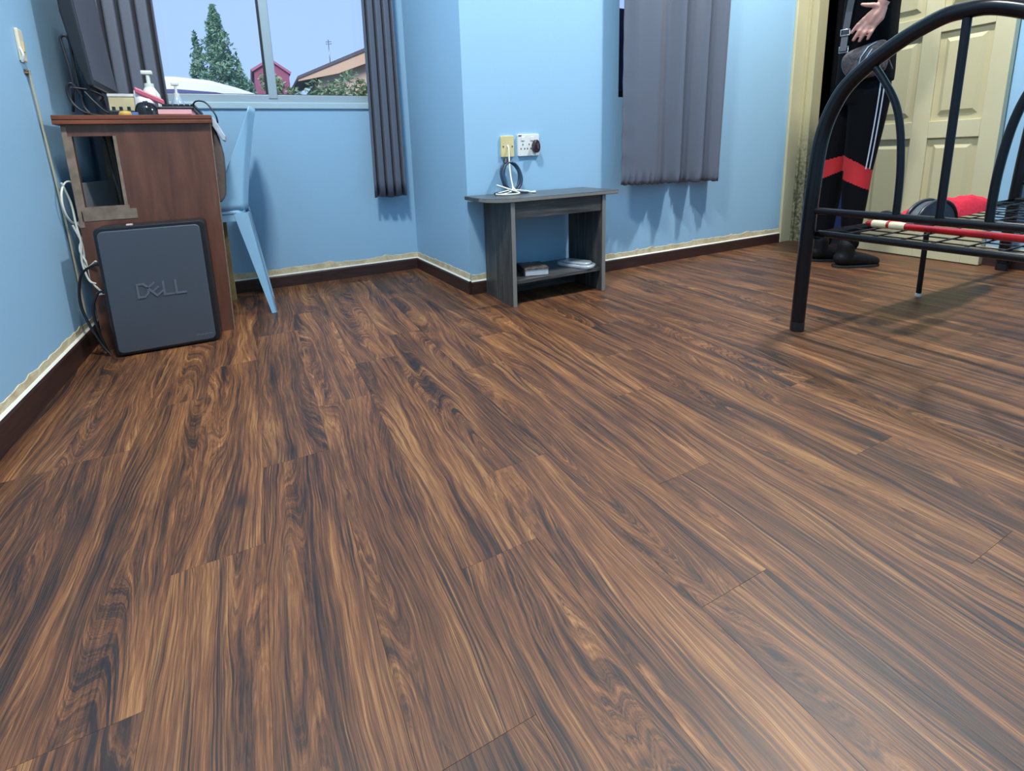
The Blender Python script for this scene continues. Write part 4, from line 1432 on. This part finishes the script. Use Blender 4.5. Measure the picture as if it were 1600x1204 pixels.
def chair_leg(xt, yt, xb, yb_, sx, sy):
    mb = MB()
    w0, w1, th_ = 0.055, 0.020, 0.005
    # two tapered webs forming an angle section
    for ax in (0, 1):
        top = [(xt, yt), (xt - sx * w0, yt)] if ax == 0 else [(xt, yt), (xt, yt - sy * w0 * 0.7)]
        bot = [(xb, yb_), (xb - sx * w1, yb_)] if ax == 0 else [(xb, yb_), (xb, yb_ - sy * w1)]
        off = (0, -sy * th_) if ax == 0 else (-sx * th_, 0)
        vs = [(p[0], p[1], 0.416) for p in top] + [(p[0], p[1], 0.0) for p in bot]
        vs += [(v[0] + off[0], v[1] + off[1], v[2]) for v in vs]
        mb.add(vs, [(0, 1, 3, 2), (4, 6, 7, 5), (0, 4, 5, 1), (2, 3, 7, 6), (0, 2, 6, 4), (1, 5, 7, 3)])
    mb.build('leg', M['chair'], t, fix=False)


chair_leg(-0.030, 2.077, 0.026, 2.070, 1, -1)
chair_leg(-0.030, 2.353, 0.024, 2.360, 1, 1)
chair_leg(-0.415, 2.077, -0.445, 2.070, -1, -1)
chair_leg(-0.415, 2.353, -0.445, 2.360, -1, 1)

# ------------------------------------------------------------------ left wall: switch box, conduit, cables
t = thing('surface_switch', (XL, 1.90, 0.95), 'pale cream surface switch box on the left wall', 'switch')
MB().box(XL, XL + 0.009, 1.882, 1.916, 0.918, 1.008).build('box_body', M['cream_switch'], t, bevel=0.003)
MB().box(XL + 0.009, XL + 0.012, 1.895, 1.905, 0.945, 0.972).build('rocker', M['cream_plastic'], t, bevel=0.001)
mb = MB()
for dz in (0.896, 0.889):
    mb.box(XL, XL + 0.008, 1.897, 1.922, dz - 0.003, dz + 0.002)
mb.build('clip', M['raw_wood'], t, fix=False)
MB().tube(spline([(XL + 0.006, 1.884, 0.955), (XL + 0.012, 1.878, 0.935), (XL + 0.006, 1.882, 0.915)], 6), 0.003, 8).build('wire_stub', M['white_plastic'], t)
t = thing('cable_conduit', (XL, 1.93, 0.7), 'thin cream conduit running down the left wall from the switch box', 'conduit')
MB().tube([(XL + 0.006, 1.912, 0.90), (XL + 0.006, 1.925, 0.80), (XL + 0.006, 1.950, 0.58), (XL + 0.008, 1.962, 0.40), (XL + 0.006, 1.975, 0.12)], 0.0032, 8).build('pipe', mat('aged conduit', lin(186, 176, 150), 0.5), t)
t = thing('network_cable', (XL + 0.03, 1.97, 0.50), 'coiled white cable hanging between the left wall and the desk', 'cable')
mb = MB()
pts = []
for k in range(30):
    a_ = 2 * math.pi * k / 30
    pts.append((XL + 0.030 + 0.012 * math.cos(a_), 1.975 + 0.055 * math.cos(a_) * 0.9, 0.500 + 0.068 * math.sin(a_)))
mb.tube(pts, 0.0032, 8, closed=True)
mb.tube(spline([(XL + 0.022, 1.94, 0.565), (XL + 0.030, 1.96, 0.50), (XL + 0.034, 1.955, 0.43), (XL + 0.040, 1.945, 0.37), (XL + 0.034, 1.94, 0.31), (XL + 0.045, 1.93, 0.25), (XL + 0.065, 1.92, 0.235)], 7), 0.0032, 8)
mb.tube(spline([(XL + 0.034, 1.97, 0.435), (XL + 0.046, 1.96, 0.40), (XL + 0.032, 1.95, 0.35), (XL + 0.046, 1.94, 0.30), (XL + 0.050, 1.94, 0.24), (XL + 0.072, 1.93, 0.205)], 7), 0.0032, 8)
mb.tube(spline([(XL + 0.026, 1.95, 0.43), (XL + 0.042, 1.95, 0.36), (XL + 0.040, 1.945, 0.29), (XL + 0.075, 1.92, 0.31)], 7), 0.0032, 8)
mb.build('sheath', M['cable_white'], t, fix=False)
MB().box(XL + 0.064, XL + 0.086, 1.905, 1.918, 0.200, 0.208).build('connector', M['white_plastic'], t)
t = thing('power_cable', (XL + 0.04, 1.9, 0.2), 'black cables drooping behind the computer tower by the left wall', 'cable')
mb = MB()
mb.tube(spline([(cx0 - 0.010, 1.875, 0.306), (-0.50, 1.885, 0.30), (XL + 0.035, 1.90, 0.27), (XL + 0.020, 1.90, 0.19), (XL + 0.032, 1.89, 0.12), (-0.51, 1.88, 0.04), (-0.49, 1.87, 0.006)], 7), 0.004, 8)
mb.tube(spline([(cx0 - 0.010, 1.875, 0.216), (-0.495, 1.88, 0.21), (-0.515, 1.88, 0.16), (-0.512, 1.885, 0.08), (-0.50, 1.89, 0.008)], 7), 0.004, 8)
mb.tube(spline([(-0.440, 2.02, 0.738), (-0.43, 2.0, 0.70), (-0.425, 2.0, 0.60), (-0.415, 2.0, 0.50), (-0.42, 2.0, 0.30), (-0.45, 1.99, 0.10), (-0.47, 1.975, 0.006)], 6), 0.0042, 8)
mb.tube(spline([(-0.415, 2.02, 0.715), (-0.41, 2.0, 0.62), (-0.413, 2.0, 0.5), (-0.43, 2.0, 0.2), (-0.45, 1.98, 0.006)], 6), 0.0042, 8)
mb.build('sheath', M['cable_black'], t, fix=False)

# ------------------------------------------------------------------ person standing by the door
from mathutils.bvhtree import BVHTree
PU, PV, PO = Vector((0.453, -0.891, 0)), Vector((-0.891, -0.453, 0)), Vector((2.62, 1.33, 0))


def PP(u, d, z):
    return PO + PU * u + PV * d + Vector((0, 0, z))


def limb(mb, pts, n=14, ell=1.0):
    """closed tapered limb through (u, d, z, r) with rounded ends; ell widens it across u"""
    P = []
    q = [(Vector(p[:3]), p[3]) for p in pts]
    d0 = (q[0][0] - q[1][0]).normalized()
    d1 = (q[-1][0] - q[-2][0]).normalized()
    seq = [(q[0][0] + d0 * q[0][1] * 0.85, q[0][1] * 0.3), (q[0][0] + d0 * q[0][1] * 0.5, q[0][1] * 0.8)] + q + \
          [(q[-1][0] + d1 * q[-1][1] * 0.5, q[-1][1] * 0.8), (q[-1][0] + d1 * q[-1][1] * 0.85, q[-1][1] * 0.3)]
    mb.tube([PP(*v) for v, _ in seq], [r for _, r in seq], n)


def blob(mb, c, ru, rd, rz, n=16, m=10):
    vs, fs = [], []
    for j in range(m + 1):
        ph = math.pi * j / m
        for k in range(n):
            a_ = 2 * math.pi * k / n
            vs.append(PP(c[0] + ru * math.sin(ph) * math.cos(a_), c[1] + rd * math.sin(ph) * math.sin(a_), c[2] - rz * math.cos(ph)))
    for j in range(m):
        for k in range(n):
            fs.append((j * n + k, j * n + (k + 1) % n, (j + 1) * n + (k + 1) % n, (j + 1) * n + k))
    mb.add(vs, fs, 0, True)


def stack(mb, rings, n=22):
    """torso-like loft: rings of (u, d, z, ru, rd)"""
    vs, fs = [], []
    for u, d, z, ru, rd in rings:
        for k in range(n):
            a_ = 2 * math.pi * k / n
            vs.append(PP(u + ru * math.cos(a_), d + rd * math.sin(a_), z))
    for j in range(len(rings) - 1):
        for k in range(n):
            fs.append((j * n + k, j * n + (k + 1) % n, (j + 1) * n + (k + 1) % n, (j + 1) * n + k))
    fs.append(tuple(reversed(range(n))))
    fs.append(tuple((len(rings) - 1) * n + k for k in range(n)))
    mb.add(vs, fs, 0, True)


def fuse(mb, name, mats, parent, voxel, smooth=4):
    o = mb.build(name, mats, parent)
    m = o.modifiers.new('remesh', 'REMESH')
    m.mode = 'VOXEL'
    m.voxel_size = voxel
    m.use_smooth_shade = True
    if smooth:
        k = o.modifiers.new('smooth', 'SMOOTH')
        k.factor = 0.5
        k.iterations = smooth
    dg = bpy.context.evaluated_depsgraph_get()
    me = bpy.data.meshes.new_from_object(o.evaluated_get(dg))
    o.modifiers.clear()
    old = o.data
    o.data = me
    bpy.data.meshes.remove(old)
    me.name = name
    me.materials.clear()
    for mm in (mats if isinstance(mats, (list, tuple)) else [mats]):
        me.materials.append(mm)
    for p in me.polygons:
        p.use_smooth = True
    return o


t = person = thing('person', (PO.x, PO.y, 0), 'person in black jacket and black track pants with red knee bands, one hand held open', 'person')
HAND = dict(wr=(0.016, 1.164), p1=(0.018, 1.122), p2=(-0.040, 1.121))
hd = 0.215
kz = lambda z: 0.6 + (z - 0.6) * 0.972
H = lambda u, z, dd=0.0: (u * 0.975, hd + dd, kz(z))
mb = MB()
# torso, neck, head (facing the bed)
stack(mb, [(-0.025, 0, 0.80, 0.070, 0.10), (-0.02, 0, 0.88, 0.088, 0.125), (-0.02, 0, 1.0, 0.080, 0.115), (-0.02, 0, 1.15, 0.086, 0.125), (-0.015, 0, 1.30, 0.090, 0.145),
           (-0.015, 0, 1.40, 0.078, 0.155), (-0.01, 0, 1.45, 0.05, 0.10), (-0.005, 0, 1.475, 0.038, 0.05)])
limb(mb, [(-0.01, 0, 1.44, 0.045), (0.0, 0, 1.50, 0.040), (0.01, 0, 1.56, 0.042)])
blob(mb, (0.012, 0, 1.655), 0.078, 0.064, 0.10)
blob(mb, (0.040, 0, 1.600), 0.046, 0.046, 0.055)        # jaw
limb(mb, [(0.085, 0, 1.665, 0.008), (0.098, 0, 1.635, 0.012)], 10)   # nose
blob(mb, (0.084, 0, 1.602), 0.010, 0.020, 0.006)         # lips
blob(mb, (0.082, 0, 1.592), 0.009, 0.017, 0.006)
blob(mb, (0.075, 0, 1.685), 0.012, 0.045, 0.008)         # brow
for sg in (1, -1):
    blob(mb, (0.0, sg * 0.066, 1.645), 0.016, 0.008, 0.028)   # ears
# legs
limb(mb, [(-0.07, -0.055, 0.82, 0.060), (-0.10, -0.055, 0.47, 0.042), (-0.108, -0.05, 0.32, 0.036), (-0.118, -0.03, 0.08, 0.024)])
limb(mb, [(0.005, 0.055, 0.82, 0.060), (-0.010, 0.065, 0.45, 0.043), (-0.010, 0.075, 0.30, 0.036), (-0.012, 0.085, 0.08, 0.024)])
for c, dr in (((-0.118, -0.01, 0.034), (0.85, -0.5)), ((-0.012, 0.088, 0.034), (0.78, -0.62))):
    l = math.hypot(*dr)
    e = (dr[0] / l, dr[1] / l)
    limb(mb, [(c[0] - e[0] * 0.035, c[1] - e[1] * 0.035, 0.034, 0.022), (c[0] + e[0] * 0.05, c[1] + e[1] * 0.05, 0.030, 0.022), (c[0] + e[0] * 0.125, c[1] + e[1] * 0.125, 0.022, 0.015)])
# arms: far arm hangs, near arm bent with the hand in front
limb(mb, [(-0.01, -0.155, 1.40, 0.042), (-0.05, -0.175, 1.16, 0.034), (-0.02, -0.165, 0.94, 0.024)])
limb(mb, [(-0.02, -0.165, 0.94, 0.022), (-0.01, -0.165, 0.86, 0.024), (0.005, -0.160, 0.79, 0.012)])
wr = H(0.016, 1.164)
limb(mb, [(-0.005, 0.150, 1.40, 0.042), (0.058, 0.215, 1.29, 0.034), wr + (0.021,)])
# near hand: palm, four fingers, thumb
pc = [H(0.012, 1.150), H(-0.008, 1.120), H(-0.020, 1.096)]
limb(mb, [pc[0] + (0.018,), pc[1] + (0.021,), pc[2] + (0.017,)], 12)
limb(mb, [H(0.020, 1.145) + (0.013,), H(0.012, 1.105) + (0.014,), H(-0.004, 1.082) + (0.011,)], 10)
limb(mb, [H(0.004, 1.150) + (0.013,), H(-0.026, 1.122) + (0.014,), H(-0.040, 1.112) + (0.009,)], 10)
for b_, k_, tp, r_ in (((-0.040, 1.114), (-0.061, 1.091), (-0.082, 1.062), 0.0085), ((-0.031, 1.098), (-0.054, 1.064), (-0.073, 1.030), 0.0088),
                       ((-0.021, 1.086), (-0.037, 1.052), (-0.052, 1.022), 0.0083), ((-0.004, 1.078), (-0.014, 1.052), (-0.024, 1.026), 0.0074)):
    limb(mb, [H(*b_, dd=-0.002) + (r_ * 1.12,), H(*k_, dd=0.010) + (r_,), H(*tp, dd=0.002) + (r_ * 0.78,)], 10)
limb(mb, [H(0.006, 1.150, 0.006) + (0.012,), H(-0.016, 1.160, 0.018) + (0.0105,), H(-0.037, 1.163, 0.022) + (0.009,), H(-0.055, 1.170, 0.020) + (0.0065,)], 10)
fuse(mb, 'body', M['skin'], person, 0.0042, 3)
# eyes and hair
for sg in (1, -1):
    eb = MB()
    blob(eb, (0.074, sg * 0.027, 1.660), 0.011, 0.013, 0.009, 12, 8)
    eo = eb.build('eye', mat('eye white', (0.8, 0.8, 0.8, 1), 0.2), person)
    ib = MB()
    blob(ib, (0.0815, sg * 0.027, 1.660), 0.0045, 0.006, 0.006, 10, 6)
    ib.build('iris', mat('dark iris', (0.02, 0.012, 0.01, 1), 0.2), eo)
hb_ = MB()
blob(hb_, (-0.006, 0, 1.690), 0.080, 0.071, 0.082)
blob(hb_, (-0.030, 0, 1.645), 0.058, 0.068, 0.075)
fuse(hb_, 'hair', M['hair'], person, 0.008, 2)
# jacket
jb = MB()
stack(jb, [(-0.022, 0, 0.852, 0.108, 0.140), (-0.02, 0, 0.90, 0.107, 0.140), (-0.022, 0, 1.02, 0.104, 0.135), (-0.022, 0, 1.16, 0.102, 0.142), (-0.02, 0, 1.30, 0.102, 0.160),
           (-0.015, 0, 1.40, 0.088, 0.170), (-0.012, 0, 1.455, 0.058, 0.105), (-0.008, 0, 1.485, 0.048, 0.058)])
limb(jb, [(-0.01, -0.155, 1.40, 0.056), (-0.05, -0.175, 1.16, 0.048), (-0.022, -0.166, 0.955, 0.038)])
limb(jb, [(-0.005, 0.150, 1.40, 0.056), (0.060, 0.216, 1.29, 0.047), (0.026, hd, kz(1.188), 0.031)])
fuse(jb, 'jacket', M['black_cloth'], person, 0.0065, 3)
# track pants
tb = MB()
stack(tb, [(-0.024, 0, 0.76, 0.098, 0.125), (-0.023, 0, 0.82, 0.104, 0.135), (-0.022, 0, 0.89, 0.096, 0.128)])
limb(tb, [(-0.075, -0.060, 0.80, 0.074), (-0.098, -0.058, 0.62, 0.062), (-0.106, -0.056, 0.47, 0.052), (-0.112, -0.05, 0.33, 0.047), (-0.118, -0.032, 0.16, 0.037), (-0.118, -0.03, 0.10, 0.036)], 18)
limb(tb, [(0.005, 0.058, 0.80, 0.078), (0.000, 0.062, 0.65, 0.068), (-0.011, 0.068, 0.46, 0.057), (-0.011, 0.076, 0.30, 0.048), (-0.011, 0.086, 0.17, 0.038), (-0.011, 0.086, 0.11, 0.036)], 18)
pants = fuse(tb, 'track_pants', [M['black_trouser'], M['red_trouser']], person, 0.005, 3)
for p in pants.data.polygons:
    c = p.center
    cc = c - PO
    u, d = cc.dot(PU), cc.dot(PV)
    if u > -0.062 and d > 0.0 or u > -0.05:
        top, bot = 0.528 - 0.62 * (u + 0.066), 0.415 - 0.48 * (u + 0.056)
    else:
        top, bot = 0.526 + 0.30 * (u + 0.07), 0.450 + 0.50 * (u + 0.079)
    if bot < c.z < top:
        p.material_index = 1
# white side stripes laid on the near leg
bm = bmesh.new()
bm.from_mesh(pants.data)
bvh = BVHTree.FromBMesh(bm)
for du in (-0.007, 0.0065):
    sb = MB()
    L_, R_ = [], []
    for k in range(31):
        z = 0.872 - (0.872 - 0.466) * k / 30
        u = 0.046 - 0.020 * (k / 30) ** 1.5 + du
        row = []
        for e in (-0.0024, 0.0024):
            o_ = PO + PU * (u + e) + PV * 0.5 + Vector((0, 0, z))
            hit = bvh.ray_cast(o_, -PV)
            if hit[0] is None:
                row = None
                break
            row.append(hit[0] + PV * 0.0022)
        if row:
            L_.append(row[0])
            R_.append(row[1])
    n = len(L_)
    if n > 3:
        back_ = [v - PV * 0.004 for v in L_ + R_]
        vs = L_ + R_ + back_
        fs = []
        for k in range(n - 1):
            fs += [(k, k + 1, n + k + 1, n + k), (2 * n + k, 3 * n + k, 3 * n + k + 1, 2 * n + k + 1), (k, 2 * n + k, 2 * n + k + 1, k + 1), (n + k, n + k + 1, 3 * n + k + 1, 3 * n + k)]
        sb.add(vs, fs)
        sb.build('side_stripe', M['stripe'], pants, loc=PO)
bm.free()
# shoes
for c, dr in (((-0.118, -0.01), (0.85, -0.5)), ((-0.012, 0.088), (0.78, -0.62))):
    l = math.hypot(*dr)
    e = (dr[0] / l, dr[1] / l)
    F = lambda a_, z, r: (c[0] + e[0] * a_, c[1] + e[1] * a_, z, r)
    sb = MB()
    limb(sb, [F(-0.035, 0.042, 0.034), F(0.02, 0.042, 0.038), F(0.075, 0.032, 0.033), F(0.130, 0.024, 0.024)], 16)
    limb(sb, [F(-0.015, 0.05, 0.036), F(-0.012, 0.11, 0.036)], 16)
    so = fuse(sb, 'shoe', M['shoe'], person, 0.005, 3)
    for v in so.data.vertices:
        if v.co.z < 0.004:
            v.co.z = 0.004
    g_ = Vector((e[0] * PU.x + e[1] * PV.x, e[0] * PU.y + e[1] * PV.y, 0))
    w_ = Vector((-g_.y, g_.x, 0))
    outl = [(-0.070, 0.0), (-0.060, 0.022), (-0.02, 0.033), (0.05, 0.035), (0.11, 0.030), (0.145, 0.014), (0.152, 0.0)]
    outl = outl + [(a_, -b_) for a_, b_ in reversed(outl[1:-1])]
    o_ = PO + PU * c[0] + PV * c[1]
    MB().prism(outl, lambda a_, b_, d: o_ + g_ * a_ + w_ * b_ + Vector((0, 0, d)), 0.0, 0.012).build('sole', M['sole'], so, bevel=0.002)
# crossbody bag
t = bagt = thing('crossbody_bag', tuple(PP(-0.03, 0.175, 0.92)), 'grey brown quilted crossbody bag worn by the person at the hip', 'bag')
ol = [(-0.112, 0.925), (-0.104, 0.968), (-0.075, 0.985), (-0.03, 0.998), (0.010, 1.010), (0.040, 1.016), (0.054, 0.98), (0.056, 0.92), (0.050, 0.880), (0.010, 0.862), (-0.044, 0.853), (-0.090, 0.872)]
cu, cz = -0.03, 0.935
mb = MB()
n = len(ol)
rows = []
for sc_, dd in ((0.75, 0.150), (0.97, 0.156), (1.0, 0.172), (0.97, 0.188), (0.80, 0.200), (0.45, 0.206)):
    rows.append([PP(cu + (a_ - cu) * sc_, dd, cz + (b_ - cz) * sc_) for a_, b_ in ol])
vs = [v for r_ in rows for v in r_]
fs = [tuple(range(n)), tuple((len(rows) - 1) * n + k for k in range(n))]
for j in range(len(rows) - 1):
    for k in range(n):
        fs.append((j * n + k, j * n + (k + 1) % n, (j + 1) * n + (k + 1) % n, (j + 1) * n + k))
mb.add(vs, fs, 0, True)
mb.build('bag_body', M['bag'], bagt, sub=2)
mb = MB()
for k in range(6):
    f = -0.085 + k * 0.024
    mb.tube([PP(f, 0.197, 0.885 + 0.01 * (k % 2)), PP(f + 0.022, 0.207, 0.93), PP(f + 0.040, 0.198, 0.975)], 0.0022, 6)
    mb.tube([PP(f + 0.036, 0.197, 0.885), PP(f + 0.018, 0.207, 0.93), PP(f, 0.198, 0.965)], 0.0022, 6)
mb.build('quilt_seam', M['bag'], bagt, fix=False)
mb = MB()
mb.tube([PP(-0.046, 0.202, 0.905), PP(-0.040, 0.210, 0.945), PP(-0.018, 0.207, 0.985), PP(0.008, 0.197, 1.002)], 0.003, 8)
mb.tube([PP(-0.030, 0.205, 0.900), PP(-0.022, 0.211, 0.94), PP(-0.004, 0.205, 0.975)], 0.0025, 8)
mb.build('zip', M['chrome'], bagt, fix=False)
pts = [PP(-0.106, 0.168, 0.985), PP(-0.104, 0.150, 1.06), PP(-0.098, 0.142, 1.15), PP(-0.085, 0.150, 1.28), PP(-0.07, 0.12, 1.42), PP(-0.05, 0.05, 1.49)]
sb = MB()
vs = []
for p in pts:
    for a_, b_ in ((-0.012, 0), (0.012, 0), (0.012, 0.003), (-0.012, 0.003)):
        vs.append(p + PU * a_ + PV * b_)
fs = [(0, 1, 2, 3), tuple(range(len(vs) - 4, len(vs)))]
for j in range(len(pts) - 1):
    for k in range(4):
        fs.append((j * 4 + k, j * 4 + (k + 1) % 4, j * 4 + 4 + (k + 1) % 4, j * 4 + 4 + k))
sb.add(vs, fs)
sb.build('strap', M['strap'], bagt)
mb = MB()
for zc in (1.065, 0.992):
    q = [PP(-0.104 + a_, 0.1625 if zc < 1 else 0.156, zc + b_) for a_, b_ in ((-0.016, -0.012), (0.016, -0.012), (0.016, 0.012), (-0.016, 0.012))]
    mb.tube(q, 0.0025, 8, closed=True)
mb.build('buckle', M['chrome'], bagt, fix=False)
